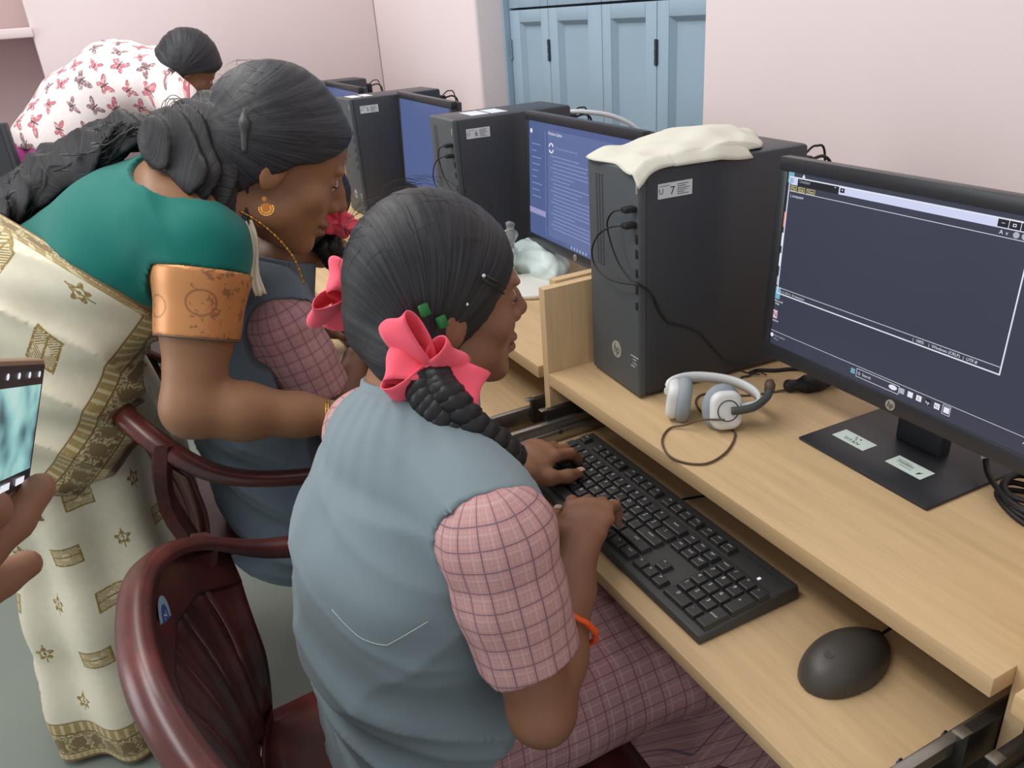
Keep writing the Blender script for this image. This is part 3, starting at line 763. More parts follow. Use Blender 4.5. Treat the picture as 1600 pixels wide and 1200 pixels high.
def keyboard(x, y, z, rz, label, skip=lambda i: False):
    t = thing('keyboard', label, 'keyboard', (x, y, z), rz, 'black keyboards on the pulled-out trays')
    L = 0.4554
    m = MB(); zf, zb = 0.0125, 0.0200
    m.add([(0, 0, 0.001), (L, 0, 0.001), (L, .150, 0.001), (0, .150, 0.001), (0.002, 0.001, zf), (L - .002, 0.001, zf), (L - .002, .149, zb), (0.002, .149, zb)],
          [(0, 3, 2, 1), (4, 5, 6, 7), (0, 1, 5, 4), (1, 2, 6, 5), (2, 3, 7, 6), (3, 0, 4, 7)])
    m.build('keyboard_body', M_KBD, t, bevel=0.003)
    top = lambda yy: zf + (zb - zf) * yy / .15
    g = MB(); g.box(0.01, 0.1115, top(.1115) - .002, L - .01, 0.1125, top(.1125) + .0006); g.box(0.37, 0.1355, top(.136) - .001, L - .01, 0.1362, top(.136) + .0006)
    g.build('trim_ridge', M_BEZ, t)
    box('indicator_light', L_W, t, 0.4175, 0.117, top(.118), 0.4205, 0.1215, top(.118) + .001, 0)
    for x_ in (0.02, L - .03):
        for y_ in (.01, .135): box('rubber_foot', M_RUB, t, x_, y_, 0, x_ + .012, y_ + .008, .002, 0)
    def key(s, cx, cy, w, d=0.0182):
        k = (round(w, 3), round(d, 3))
        if k not in _km: _km[k] = key_mesh(w * U - 0.0013, d)
        o = link('key', _km[k], None, t); o.location = (cx, cy, top(cy) - 0.0012); o.rotation_euler = (0.045, 0, 0)
        if s:
            if s not in _lm:
                sz = 0.0078 if len(s) == 1 else 0.0052
                me = text_mesh(s, sz); me.materials.clear(); me.materials.append(M_PRN); _lm[s] = me
            q = link('key_legend', _lm[s], None, o); q.location = (-0.0028 if len(s) == 1 else 0, 0.0022, 0.00815)
    for cy, row in ROWS:
        for s, u0, w in row:
            key(s, 0.00875 + (u0 + w / 2) * U, cy, w)
    key('+', 0.00875 + 22 * U, (0.079 + .0595) / 2, 1, 0.0378); key('enter', 0.00875 + 22 * U, (0.04 + .02) / 2, 1, 0.0378)
    return t
TZ = 0.6385
KB1 = keyboard(0.0636, -0.108, TZ, -0.0029, 'black keyboard under the hands of the nearest girl')
KB2 = keyboard(-0.775, -0.185, TZ, 0.02, 'black keyboard on the second tray, seen between the girl\'s hair and shoulder')
cable('keyboard_cable', [(.29, .041, TZ + .012), (.29, .07, TZ + .006), (.30, .12, TZ + .004), (.29, .2, TZ + .004)], 0.0018, M_RUB, None)
tag(bpy.data.objects['keyboard_cable'], 'thin black cable leaving the back edge of the near keyboard', 'cable')

# ================================================================ mouse
ms = thing('mouse', 'black computer mouse on the tray beside the near keyboard', 'mouse', (0.622, 0.0, TZ), 0.08)
S = Sdf()
S.ell((0, -0.012, 0.004), (0.0325, 0.046, 0.0335), k=0.03); S.ell((0, 0.022, 0.002), (0.026, 0.043, 0.0265), k=0.03)
S.post.append(keep(None, (0, 0, 0.0012)) if False else (lambda P, d: np.maximum(d, 0.0012 - P[:, 2])))
M_MOUSE = plain('mouse_black_plastic', (68, 64, 59), 0.45, 0.5, bump=0.05, bsc=1500)
o = link('mouse_body', S.mesh(0.0016, 0.003), M_MOUSE, ms, True)
S2 = Sdf(); S2.chain([(0, 0.028, 0.0262), (0, 0.040, 0.0235)], [0.0042, 0.0042]); link('scroll_wheel', S2.mesh(0.001, 0.002), M_RUB, ms, True)
def mz(x, y):
    a = 1 - ((x / .0325) ** 2 + ((y + .012) / .046) ** 2); b = 1 - ((x / .029) ** 2 + ((y - .024) / .040) ** 2)
    return max(0.004 + .0335 * math.sqrt(max(a, 0)), 0.002 + .0265 * math.sqrt(max(b, 0))) + 0.0017
MB().tube([(0, y_, mz(0, y_)) for y_ in np.linspace(0.004, 0.060, 14)], 0.0007, 6).build('button_seam', M_RUB, ms, smooth=True)
MB().tube([(x_, 0.004 + abs(x_) * .12, mz(x_, .004)) for x_ in np.linspace(-.012, .012, 9)], 0.0006, 6).build('button_seam', M_RUB, ms, smooth=True)
disc('logo_plate', plain('mouse_logo', (70, 68, 66), 0.3, 0.5), ms, (0, -0.028, mz(0, -.028) - .0026), (1, 0, 0), (0, 0.97, 0.24), 0.0055, 0.0012, 22)
put_text('logo_letters', 'hp', 0.0095, M_MOUSE, ms, (0, -0.0283, mz(0, -.028) - .0011), (1, 0, 0), (0, .97, .24), shear=.25, squeeze=.8)
cb = cable('mouse_cable', [(-.004, .062, .006), (-.002, .085, .010), (.000, .12, .012), (.004, .20, .010), (.02, .29, .009)], 0.0018, M_RUB, ms)

# ================================================================ headset
hs = thing('headset', 'white over-ear headset with grey cushions lying in front of the near tower', 'headset', (0.25, 0.12, DT))
HO = V(0.25, 0.12, DT)
def frame(n, up):
    n = nrm(n); up = nrm(np.array(up, float) - n * (np.array(up, float) @ n)); return np.stack([np.cross(up, n), up, n], 1)   # columns: side, up, outward
def place(me, c, F, name, mat, par, smooth=True, label=None):
    M = Matrix.Identity(4)
    for i in range(3):
        for j in range(3): M[i][j] = F[i, j]
        M[i][3] = c[i]
    me.transform(M); return link(name, me, mat, par, smooth, label)
def rbox(w, h, d, bev, seg=5):
    bm = bmesh.new(); bmesh.ops.create_cube(bm, size=1); bmesh.ops.scale(bm, vec=(w, h, d), verts=bm.verts)
    es = [e for e in bm.edges if abs(e.verts[0].co.z - e.verts[1].co.z) > d * .5]
    bmesh.ops.bevel(bm, geom=es, offset=bev, segments=6, affect='EDGES', profile=.5)
    es = [e for e in bm.edges if abs(e.verts[0].co.z - e.verts[1].co.z) < 1e-6 and len(e.link_faces) == 2 and e.calc_face_angle(0) > .5]
    bmesh.ops.bevel(bm, geom=es, offset=min(d * .42, bev * .5), segments=4, affect='EDGES', profile=.5)
    me = bpy.data.meshes.new('rb'); bm.to_mesh(me); bm.free(); return me
c1 = V(0.236, 0.070, DT + 0.0305) - HO; c2 = V(0.305, 0.106, DT + 0.0305) - HO
n2 = V(0.92, -0.33, 0.22); n1 = V(-0.60, -0.78, 0.1)
for c, n, up, side in ((c1, n1, (0.1, .1, 1), 0), (c2, n2, (-0.2, 0.12, 1), 1)):
    F = frame(n, up)
    place(rbox(.044, .054, .017, .016), c, F, 'ear_shell', M_WHT, hs)
    S = Sdf(); ring = [V(.019 * math.cos(a), .024 * math.sin(a), -.014) for a in np.linspace(0, 2 * math.pi, 17)]
    S.chain(ring, [0.0085] * 17, k=0.006); S.ell((0, 0, -.012), (.018, .022, .006))
    place(S.mesh(0.002, 0.003), c, F, 'ear_cushion', M_GRYP, hs)
    if side:
        t = MB(); t.tube([(0.0145 * math.cos(a), 0.0145 * math.sin(a) + .001, .0086) for a in np.linspace(0, 5.9, 26)], 0.0009, 6)
        place(t.mesh('r'), c, F, 'pivot_ring', M_DGR, hs)
        b = MB(); prof = [(x_ * 1.0, y_) for x_, y_ in ((-.0045, -.002), (.0045, -.002), (.0045, .002), (-.0045, .002))]
        b.tube(smooth_path([(.004, .001, .0105), (.022, .002, .0125), (.040, .006, .010), (.058, .014, .000), (.066, .024, -.010)], 5), [.0055] * 21, 10)
        place(b.mesh('b'), c, F, 'microphone_boom', M_DGR, hs)
        tipm = MB(); tipm.tube([(.064, .020, -.007), (.068, .028, -.013), (.069, .033, -.016)], [.0068, .0075, .005], 12)
        place(tipm.mesh('b'), c, F, 'microphone_tip', M_BRN, hs)
apex = V(0.196, 0.212, DT + 0.046) - HO
bp = smooth_path([c1 + V(-.006, .0, .004), V(0.228, 0.070, DT + .050) - HO, V(0.227, 0.096, DT + .052) - HO, V(0.238, 0.124, DT + .050) - HO, V(0.262, 0.150, DT + .046) - HO, V(0.287, 0.163, DT + .040) - HO, V(0.307, 0.162, DT + .034) - HO, V(0.318, 0.146, DT + .030) - HO, c2 + V(.006, .010, .002)], 7)
prof = [(-.0022, -.0075), (.0022, -.0075), (.003, 0), (.0022, .0075), (-.0022, .0075), (-.003, 0)]
MB().tube(bp, [1.0] * len(bp), prof=prof, up=(0.05, -0.1, 1)).build('headband', M_WHT, hs, smooth=True)
cable('headset_cable', [c2 + V(.012, -.012, -.006), V(.296, .072, DT + .022) - HO, V(.275, .062, DT + .008) - HO, V(.262, .045, DT + .0022) - HO, V(.283, .016, DT + .0022) - HO, V(.318, -.0005, DT + .0022) - HO, V(.345, .004, DT + .0022) - HO, V(.363, .026, DT + .0022) - HO, V(.356, .062, DT + .0022) - HO, V(.333, .098, DT + .0022) - HO, V(.312, .112, DT + .0022) - HO, V(.268, .108, DT + .0022) - HO, V(.226, .120, DT + .0022) - HO, V(.206, .144, DT + .0022) - HO, V(.214, .170, DT + .0022) - HO, V(.243, .195, DT + .0022) - HO, V(.258, .235, DT + .0022) - HO, V(.268, .262, DT + .004) - HO], 0.0015, M_BRN, hs)
cc = Sdf(); cc.chain([V(.268, .258, DT + .010) - HO, V(.283, .288, DT + .011) - HO, V(.292, .322, DT + .011) - HO], [.0085, .0115, .009])
cc.post.append(lambda P, d: d + 0.0012 * np.sin(P @ V(180, 190, 60)))
link('cable_bundle', cc.mesh(0.002, 0.004), M_RUB, hs, True)

# cables lying behind
tc = thing('power_cable', 'black cable with a wire tie running from the near tower under the big monitor', 'cable', (.2, .27, DT))
TO_ = V(.2, .27, DT)
cable('cord', [V(.19, .255, DT + .003) - TO_, V(.19, .272, DT + .003) - TO_, V(.205, .290, DT + .0035) - TO_, V(.222, .322, DT + .0035) - TO_, V(.27, .36, DT + .0035) - TO_], .003, M_RUB, tc)
cable('wire_tie', [V(.190, .262, DT + .004) - TO_, V(.197, .248, DT + .003) - TO_, V(.193, .236, DT + .002) - TO_, V(.199, .228, DT + .002) - TO_], .0014, M_RUB, tc)
cable('wire_tie', [V(.190, .266, DT + .006) - TO_, V(.204, .262, DT + .008) - TO_, V(.212, .268, DT + .004) - TO_], .0012, M_RUB, tc)
co = thing('cable_coil', 'coiled black cable with a white paper tag beside the big monitor base', 'cable', (.63, .26, DT))
CO = V(.63, .26, DT)
for k, (r0, r1, dx, dy, dz) in enumerate(((.046, .036, .012, 0, .004), (.042, .033, .010, .004, .010), (.047, .034, .014, .006, .016), (.036, .028, .008, .004, .022))):
    MB().tube([(dx + r0 * math.cos(a), dy + r1 * math.sin(a) + .004 * math.sin(2 * a + k), dz + .0025 * math.sin(a * 2 + k)) for a in np.linspace(0, 6.283, 36)], .0034, 8, cap=False).build('coil_loop', M_RUB, co, smooth=True)
cable('lead', [(-.105, .055, .10), (-.095, .045, .072), (-.065, .012, .030), (-.040, -.010, .018), (.0, -.03, .016), (.04, -.025, .014)], .0034, M_RUB, co)
tp = smooth_path([(-.104, .054, .097), (-.094, .044, .070), (-.062, .010, .028)], 6)
MB().tube(tp, .0058, 12).build('wrapped_tag', M_STK, co, smooth=True)
for q in range(1, len(tp) - 1): 
    MB().tube([tp[q], tp[q] + (tp[q + 1] - tp[q]) * .22], .0062, 12).build('tag_print_line', M_INK, co, smooth=True)

# ================================================================ cloths and bags
def cloth_on_tower():
    t = T1; W, D, H = .1425, .286, .3387
    rnd_ = random.Random(5)
    cs = [(rnd_.uniform(0, .15), rnd_.uniform(0, .2), rnd_.uniform(.01, .03), rnd_.uniform(.3, 1)) for _ in range(10)]
    def f(u, v):
        # u across (left to right), v from the front edge to the back
        yb = 0.182 + 0.06 * math.sin(u * 3.0) * (u < .9)
        yf = 0.001 - 0.004 * math.sin(u * 9)
        y = yf + (yb - yf) * v
        xr = 0.146 - .002 * math.sin(v * 7); x = 0.003 + (xr - .003) * u
        e = min(u / .12, (1 - u) / .10, v / .10, (1 - v) / .16, 1); e = max(e, 0) ** .6
        z = H + 0.002 + e * (0.008 + 0.022 * math.exp(-((v - .62) / .30) ** 2 - ((u - .42) / .4) ** 2) + .0025 * math.sin(11 * u + 6 * v) * math.sin(7 * v + 2 * u) + .0016 * math.sin(23 * v - 9 * u))
        if v > .78 and .25 < u < .6: z += .014 * (v - .78) / .22 * math.sin((u - .25) / .35 * math.pi)
        dr = max(0, u - .93) / .07
        z -= dr * (.003 + .006 * max(0, math.sin(v * 5.3 + 2.6)) + .010 * math.exp(-(v / .12) ** 2))
        x += dr * .002
        df = max(0, .07 - v) / .07
        z -= df * (.002 + .008 * max(0, u - .55) / .45); y -= df * .003
        if u > .9 and v < .3: z += .0012; x += .0012
        return (x, y, z)
    m = MB().grid(f, 60, 70)
    me = m.mesh('cloth_sheet'); o = link('folded_cloth', me, M_WCLOTH, None, True)
    o.location = t.location; o.rotation_euler = t.rotation_euler
    so = o.modifiers.new('thickness', 'SOLIDIFY'); so.thickness = 0.0022; so.offset = 1
    tag(o, 'ivory cloth lying folded on top of the nearest computer tower', 'cloth')
cloth_on_tower()
S = Sdf()
for c, r in (((-.50, .245, .785), (.05, .045, .040)), ((-.455, .255, .778), (.05, .04, .034)), ((-.42, .25, .770), (.035, .035, .026)), ((-.53, .24, .775), (.04, .05, .03))): S.ell(c, r, k=.03)
S.post.append(lambda P, d: np.maximum(d + .004 * wob(P, 75, 3) + .003 * wob(P, 190, 4), .7515 - P[:, 2]))
M_BAG = plain('white_thin_plastic', (208, 222, 219), 0.35, 0.4, var=.02); 
o = S.build('white_bag', M_BAG, None, .003); tag(o, 'crumpled white plastic bag on the second desk beside the girl\'s face', 'bag')
S = Sdf(); S.chain([(-.500, .172, .762), (-.495, .178, .815), (-.480, .186, .868)], [.022, .020, .014]); S.ell((-.505, .168, .765), (.04, .03, .016))
S.post.append(lambda P, d: np.maximum(d + .005 * wob(P, 120, 8) + .002 * wob(P, 300, 9), .7515 - P[:, 2]))
mm = Mt('clear_crumpled_film', 0.12, 0.6); mm.color((.75, .78, .78, 1)); mm.b.inputs['Transmission Weight'].default_value = .75; mm.b.inputs['IOR'].default_value = 1.2
o = S.build('plastic_wrap', mm.m, None, .0025); tag(o, 'crumpled clear plastic wrap standing behind the near girl\'s forehead', 'wrapping')
# low tray / white tub lid under the bag
o = MB().lathe([(.075, 0), (.078, .004), (.078, .009), (.073, .010), (.001, .010)], 40, (0, 0, 0)).build('white_plate', plain('white_tub_plastic', (225, 222, 212), .4, .4), None, smooth=True)
o.location = (-.40, .19, .7505); tag(o, 'round white plate on the second desk under the white bag', 'plate')

# ================================================================ plastic chairs
M_CH = Mt('maroon_chair_plastic', 0.27, 0.5); _k = M_CH.noise(M_CH.obj(), 9, 4, .6)
M_CH.color(M_CH.ramp(_k, [(.35, lin((62, 36, 35))), (.55, lin((88, 42, 39))), (.75, lin((112, 54, 47)))])); M_CH.bump(M_CH.noise(M_CH.obj(), 700, 2), .05, .0005); M_CH = M_CH.m
def chair(x, y, rz, label, zb=.78, sticker=True):
    t = thing('plastic_chair', label, 'chair', (x, y, 0), rz, 'maroon moulded plastic armchairs')
    ctl = [(.270, .215, .545), (.288, .17, .575), (.290, .0, .595), (.278, -.15, .640), (.222, -.245, .715), (.12, -.295, .765), (0, -.31, zb)]
    ctl = ctl + [(-a, b, c) for a, b, c in ctl[-2::-1]]
    R = smooth_path(ctl, 8); n = len(R); mid = n // 2
    # rim: a wide rolled lip
    cx = V(0, -.02, 0); up = []; 
    for p in R:
        out = nrm(V(p[0], p[1] + .02, 0)); back = max(0, min(1, (-p[1] - .1) / .15)); up.append(nrm(V(0, 0, 1) - out * (-.35 * back)))
    prof = [(-.027, -.020), (-.026, -.006), (-.018, .003), (0, .006), (.018, .003), (.026, -.006), (.027, -.014), (.022, -.014), (.019, -.006), (0, -.001), (-.018, -.004), (-.022, -.020)]
    prof = [(-a * .72, b * .85) for a, b in prof]
    MB().tube(R, [1.0] * n, prof=prof, up=np.array(up)).build('arm_and_back_rim', M_CH, t, smooth=True)
    # back panel: slats from the rim down to the back of the seat
    i0 = 8 * 3 + 4; i1 = n - 1 - i0
    bot = lambda s: V(.175 * s, -.205 - .03 * (1 - s * s), .425)
    def surf(s, v):                                  # s -1..1 across, v 0 top..1 bottom
        f = (i1 + i0) / 2 - s * (i1 - i0) / 2; k = int(min(max(f, 0), n - 2)); p = R[k] * (1 - (f - k)) + R[k + 1] * (f - k)
        p = p - V(0, 0, .004); b = bot(s); q = lerp(p, b, v)
        out = nrm(V(q[0], q[1], 0)); return q - out * (.020 * math.sin(v * math.pi)) 
    def strip(s0, s1, v0, v1, name, g=0.0, crown=.006):
        nu, nv = 7, 16; m = MB()
        for side in (0, 1):
            def f(u, v):
                vv = v0 + (v1 - v0) * v; gap = g * math.sin(min(1, v / .55) * math.pi) if v < .55 else 0
                s = (s0 + gap) + (s1 - gap - s0 - gap) * u
                q = surf(s, vv); out = nrm(V(q[0], q[1], .0)); return q + out * (crown * math.sin(u * math.pi) + .004 * side)
            m.grid(f, nu, nv)
        a = nu * nv
        def e(l):
            for i in range(len(l) - 1): m.f.append((l[i], l[i + 1], l[i + 1] + a, l[i] + a))
        e([i for i in range(nu)]); e([(nv - 1) * nu + i for i in range(nu)]); e([j * nu for j in range(nv)]); e([j * nu + nu - 1 for j in range(nv)])
        return m.build(name, M_CH, t, smooth=True)
    strip(-1.0, 1.0, -.01, .20, 'top_band', 0, .0)
    ns = 7
    for i in range(ns):
        s0 = -1 + 2 * i / ns; s1 = -1 + 2 * (i + 1) / ns
        strip(s0 + .002, s1 - .002, .19, .93, 'slat', .020)
    strip(-1.0, 1.0, .915, 1.02, 'lower_band', 0, .0)
    # seat
    m = MB()
    for side in (0, 1):
        def f(u, v):
            a = (u - .5) * 2; y_ = -.235 + .45 * v; w = .185 + .045 * v
            z = .430 - .022 * (1 - a * a) * math.sin(max(0, min(1, v)) * math.pi) - (.03 * max(0, v - .9) / .1) - side * .006
            return (a * w, y_, z)
        m.grid(f, 15, 15)
    b = [i for i in range(15)] + [15 * j + 14 for j in range(1, 15)] + [14 * 15 + i for i in range(13, -1, -1)] + [15 * j for j in range(13, -1, -1)]
    for i in range(len(b) - 1): m.f.append((b[i], b[i + 1], b[i + 1] + 225, b[i] + 225))
    m.build('seat', M_CH, t, smooth=True)
    for sx in (-1, 1):
        # front leg runs up into the arm
        MB().tube(smooth_path([(sx * .270, .265, 0), (sx * .262, .245, .22), (sx * .250, .215, .42), (sx * .268, .185, .52), (sx * .280, .16, .570)], 4), [.022, .022, .022, .022, .023, .023, .024, .024, .026, .026, .024, .022, .02, .02, .02, .02, .018], 10, prof=[(-1, -.5), (-.6, -.9), (.6, -.9), (1, -.5), (1, .3), (.7, .3), (.5, -.3), (-.5, -.3), (-.7, .3), (-1, .3)], up=(0, 1, 0)).build('leg', M_CH, t)
        MB().tube(smooth_path([(sx * .235, -.33, 0), (sx * .215, -.285, .22), (sx * .185, -.235, .43), (sx * .235, -.255, .60), (sx * .232, -.235, .700)], 4), [.024] * 17, 10, prof=[(-1, -.5), (-.6, -.9), (.6, -.9), (1, -.5), (1, .3), (.7, .3), (.5, -.3), (-.5, -.3), (-.7, .3), (-1, .3)], up=(0, -1, 0)).build('leg', M_CH, t)
    if sticker:
        q = surf(-.27, .14); out = -nrm(V(q[0], q[1], .0)); a_ = nrm(np.cross(V(0, 0, 1), out)); b_ = np.cross(out, a_)
        s_ = disc('oval_sticker', plain('blue_sticker', (150, 172, 190), .4, .4), t, q + out * .0015, a_, b_, .0190, .0005, 28, 'pale blue oval sticker', ry=.027)
        disc('sticker_emblem', plain('blue_print', (58, 84, 150), .4, .4), s_, q + out * .0022, a_, b_, .0105, .0003, 24, ry=.017)
        put_text('sticker_letter', 'N', .013, M_STK, s_, q + out * .0028 + b_ * .003, a_, b_)
    return t
chair(0.33, -0.345, -0.02, 'maroon plastic armchair with a blue oval sticker, under the nearest girl', zb=.775)
chair(-0.47, -0.36, 0.0, 'maroon plastic armchair under the second girl, in front of the patterned sari', zb=.775, sticker=False)

# ================================================================ opposite row, glimpsed at the left edge
dk = thing('side_table', 'wooden table at the left edge behind the teacher\'s hair', 'table', (-2.05, -1.15, 0))
box('table_top', M_WOOD, dk, -.25, -.35, .70, .25, .30, .722, .001)
for a in (-.23, .21):
    for b_ in (-.33, .28): box('leg', M_WOODY, dk, a, b_, 0, a + .03, b_ + .03, .70, .001)
m5 = thing('monitor', 'dark monitor cut off by the left edge, above the teacher\'s hair', 'monitor', (-2.07, -1.005, .722), 1.15)
box('screen_housing', M_BLK, m5, -.235, -.01, .06, .235, .02, .36, .004); box('screen', M_BEZ, m5, -.22, -.012, .085, .22, -.0095, .345, 0)
box('base', M_BLK, m5, -.1, -.09, 0, .1, .09, .006, .002); box('neck', M_BLK, m5, -.03, .0, .004, .03, .015, .2, .002)
# ================================================================ people: materials
def skin_m(name, c, c2):
    m = Mt(name, 0.48, 0.4); o = m.obj(); k = m.noise(o, 14, 3); a = lin(c); b = lin(c2)
    base = m.mix(k, a, b)
    x, y, z = m.sep(m.attr('pc'))
    m.color(m.mix(x, base, lin((118, 68, 62))))
    m.b.inputs['Subsurface Weight'].default_value = 0.06
    m.b.inputs['Subsurface Radius'].default_value = (0.012, 0.006, 0.004)
    m.bump(m.noise(o, 420, 2), 0.12, 0.0006)
    return m.m
M_SKIN1 = skin_m('warm_brown_skin', (150, 106, 80), (133, 92, 70))
M_SKIN2 = skin_m('brown_skin', (146, 104, 78), (128, 90, 68))
M_SKIN3 = skin_m('teacher_skin', (154, 112, 80), (138, 98, 70))
M_NAIL = plain('fingernail', (196, 158, 146), .35, .5, var=.02)
M_EYEW = plain('eye_white', (205, 200, 195), .3, .5); M_EYED = plain('eye_dark', (28, 20, 18), .2, .5)
def hair_m(name, c, c2, f1=60, f2=3):
    m = Mt(name, 0.46, 0.38); a = m.attr('pc')
    v = m.scale(a, (f1, f2, f2)); k = m.noise(v, 1.0, 5, .65)
    k2 = m.noise(m.scale(a, (f1 * 3.2, f2 * 1.5, f2)), 1.0, 3, .6)
    m.color(m.ramp(k * .6 + k2 * .4, [(.40, lin(c)), (.52, tuple((p + q) / 2 for p, q in zip(lin(c), lin(c2)))), (.62, lin(c2))])); m.bump(k * .5 + k2 * .5, 0.6, 0.0015)
    return m.m
M_HAIR = hair_m('black_hair', (17, 18, 21), (60, 61, 66)); M_HAIRW = hair_m('wavy_dark_hair', (17, 16, 18), (62, 59, 62), 90, 4)
M_HAIRB = plain('braided_black_hair', (20, 20, 23), .45, .45, var=.3, sc=160, bump=.4, bsc=500)
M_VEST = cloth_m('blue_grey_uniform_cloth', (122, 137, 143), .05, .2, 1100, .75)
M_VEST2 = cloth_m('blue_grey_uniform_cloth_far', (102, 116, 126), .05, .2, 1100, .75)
M_RIB = cloth_m('coral_pink_ribbon', (250, 98, 118), .05, .3, 1300, .7)
M_GREEN = cloth_m('teal_green_blouse', (8, 108, 98), .06, .2, 1200, .7)
M_MAG = cloth_m('magenta_cloth', (178, 72, 140), .08, .3, 200)
def plaid_m(name, base, fine, dark, per=.021):
    m = Mt(name, 0.85, 0.15); u, v, w = m.sep(m.attr('pc'))
    n = m.noise(m.attr('pc'), 30, 3)
    u = u + (n - .5) * .0015; v = v + (n - .5) * .0015
    fu = (u / per).fr(); fv = (v / per).fr()
    f3 = ((u / .0042).fr().gt(.55) * .5 + (v / .0042).fr().gt(.55) * .5)
    base_c = m.mix(f3 * .55, lin(base), lin(fine))
    lite = (band(fu, .62, .045)).mx(band(fv, .60, .045)) * .26
    c = m.mix(lite, base_c, lin((214, 190, 188)))
    wide = band(fu, .25, .13).mx(band(fv, .28, .13)) * .22
    c = m.mix(wide, c, lin((188, 122, 120)))
    ln = band(fu, .25, .034).mx(band(fv, .28, .030)) * .78
    c = m.mix(ln, c, lin(dark)); m.color(c)
    m.bump(m.noise(m.attr('pc'), 900, 2), .25, .0008)
    return m.m
M_PLAID = plaid_m('pink_checked_cloth', (190, 150, 148), (174, 130, 130), (90, 88, 104))
M_PLAID2 = plaid_m('pink_checked_cloth_far', (190, 146, 148), (176, 128, 132), (96, 90, 108))
M_PLAIDS = plaid_m('pink_checked_skirt_cloth', (168, 128, 130), (152, 110, 112), (88, 78, 98), .026)

# ================================================================ people: anatomy
def fr3(F, U):
    F = nrm(F); U = nrm(np.array(U, float) - F * (np.array(U, float) @ F)); R = np.cross(F, U)
    return np.stack([R, F, U], 1)
def to_w(C, M, s=1.0): return lambda x, y, z: np.array(C, float) + M @ (np.array([x, y, z], float) * s)
def rx(M, a):
    c, s = math.cos(a), math.sin(a); return M @ np.array([[1, 0, 0], [0, c, -s], [0, s, c]])
def rz_(M, a):
    c, s = math.cos(a), math.sin(a); return M @ np.array([[c, -s, 0], [s, c, 0], [0, 0, 1]])

def head(S, C, M, s=1.0):
    w = to_w(C, M, s); e = lambda c, r, k=.012, R=None: S.ell(w(*c), tuple(q * s for q in r), M if R is None else R, k * s)
    e((0, -.014, .030), (.072, .090, .082))                       # cranium
    e((0, .036, .034), (.060, .052, .058), .02)                   # forehead
    e((0, .036, -.024), (.056, .056, .064), .02)                  # cheeks and mid face
    e((0, .034, -.064), (.045, .050, .045), .02)                  # jaw
    e((0, .073, -.093), (.022, .018, .018), .02)                  # chin
    for sx in (-1, 1):
        e((sx * .040, .058, -.024), (.022, .020, .020), .016)     # cheekbone
        e((sx * .048, .012, -.066), (.014, .034, .020), .02, rx(M, .5))
        e((sx * .026, .0815, .023), (.022, .008, .0065), .012)     # brow ridge
    S.chain([w(0, .083, .020), w(0, .096, -.004), w(0, .1055, -.021)], [.0075 * s, .0085 * s, .0112 * s], .008 * s)   # nose
    for sx in (-1, 1): e((sx * .0120, .093, -.028), (.0078, .0105, .0075), .006)
    e((0, .089, -.031), (.009, .010, .006), .006)
    e((0, .088, -.054), (.023, .0135, .0072), .006); e((0, .087, -.0668), (.020, .0135, .0082), .005)   # lips
    for sx in (-1, 1):
        e((sx * .0305, .0768, .0050), (.0145, .0110, .0085), .004) # eyelids
        E = rz_(rx(M, -.18), sx * .30)
        e((sx * .0720, -.006, -.010), (.0062, .017, .029), .005, E)  # ear
    def post(P, d):
        L = ((P - np.array(C, np.float32)) @ M.astype(np.float32)) / s
        x = np.abs(L[:, 0]); y = L[:, 1]; z = L[:, 2]
        near = (np.abs(L) < .16).all(1)
        ll = lambda cx, cy, cz, r: np.sqrt((x - cx) ** 2 + (y - cy) ** 2 + (z - cz) ** 2) - r
        soft = lambda d, q, k: np.maximum(d, -q) + np.maximum(k - np.abs(d + q), 0) ** 2 / (4 * k)
        d1 = d / s
        d1 = soft(d1, ll(.031, .101, .007, .0165), .012)                                 # socket
        lipz = np.abs(z + .0605) + np.abs(y - .098) * .0
        d1 = d1 + np.where((y > .07) & (x < .022), .0022 * np.exp(-(lipz / .0016) ** 2), 0)  # mouth line
        q = np.sqrt(((x - .0800) / .0045) ** 2 + ((y + .003) / .0095) ** 2 + ((z + .008) / .0185) ** 2) - 1
        d1 = soft(d1, q * .0045, .004)                                                   # ear bowl
        return np.where(near, d1 * s, d)
    S.post.append(post)
def head_pc(C, M, s=1.0):
    def f(v):
        L = ((v - C) @ M) / s; x, y, z = L.T
        lip = np.clip(1.3 - np.sqrt((x / .020) ** 2 + ((z + .0602) / .0115) ** 2), 0, 1) * (y > .080)
        return np.stack([lip * .8, x * 0, z * 0], 1)
    return f
def eyes(C, M, par, s=1.0):
    w = to_w(C, M, s)
    for sx in (-1, 1):
        S = Sdf(); S.ell(w(sx * .0305, .0745, .0035), (.0115 * s,) * 3)
        eb = S.build('eyeball', M_EYEW, par, .0025)
        S = Sdf(); S.ell(w(sx * .0305, .0822, .0010), (.0055 * s, .0045 * s, .0055 * s), M); eb2 = S.build('iris', M_EYED, None, .0014); eb2.parent = eb
        # upper lid, lashes and brow
        lid = [w(sx * (.0305 + .0130 * math.sin(a)), .0765 + .0115 * math.cos(a) - .001, .0005 + .0010 * math.cos(a)) for a in np.linspace(-1.35, 1.35, 12)]
        o = MB().tube(lid, [.0008 * s] + [.0013 * s] * 10 + [.0008 * s], 7).build('eyelashes', M_EYED, None, smooth=True); wparent(o, par)
        br = [w(sx * (.012 + .036 * t), .0875 - .024 * t * t, .0215 + .010 * t - .012 * t * t) for t in np.linspace(0, 1, 10)]
        o = MB().tube(br, [.0016 * s, .0030 * s, .0034 * s, .0034 * s, .0033 * s, .003 * s, .0027 * s, .0023 * s, .0018 * s, .001 * s], 7).build('eyebrow', M_HAIRB, None, smooth=True); wparent(o, par)

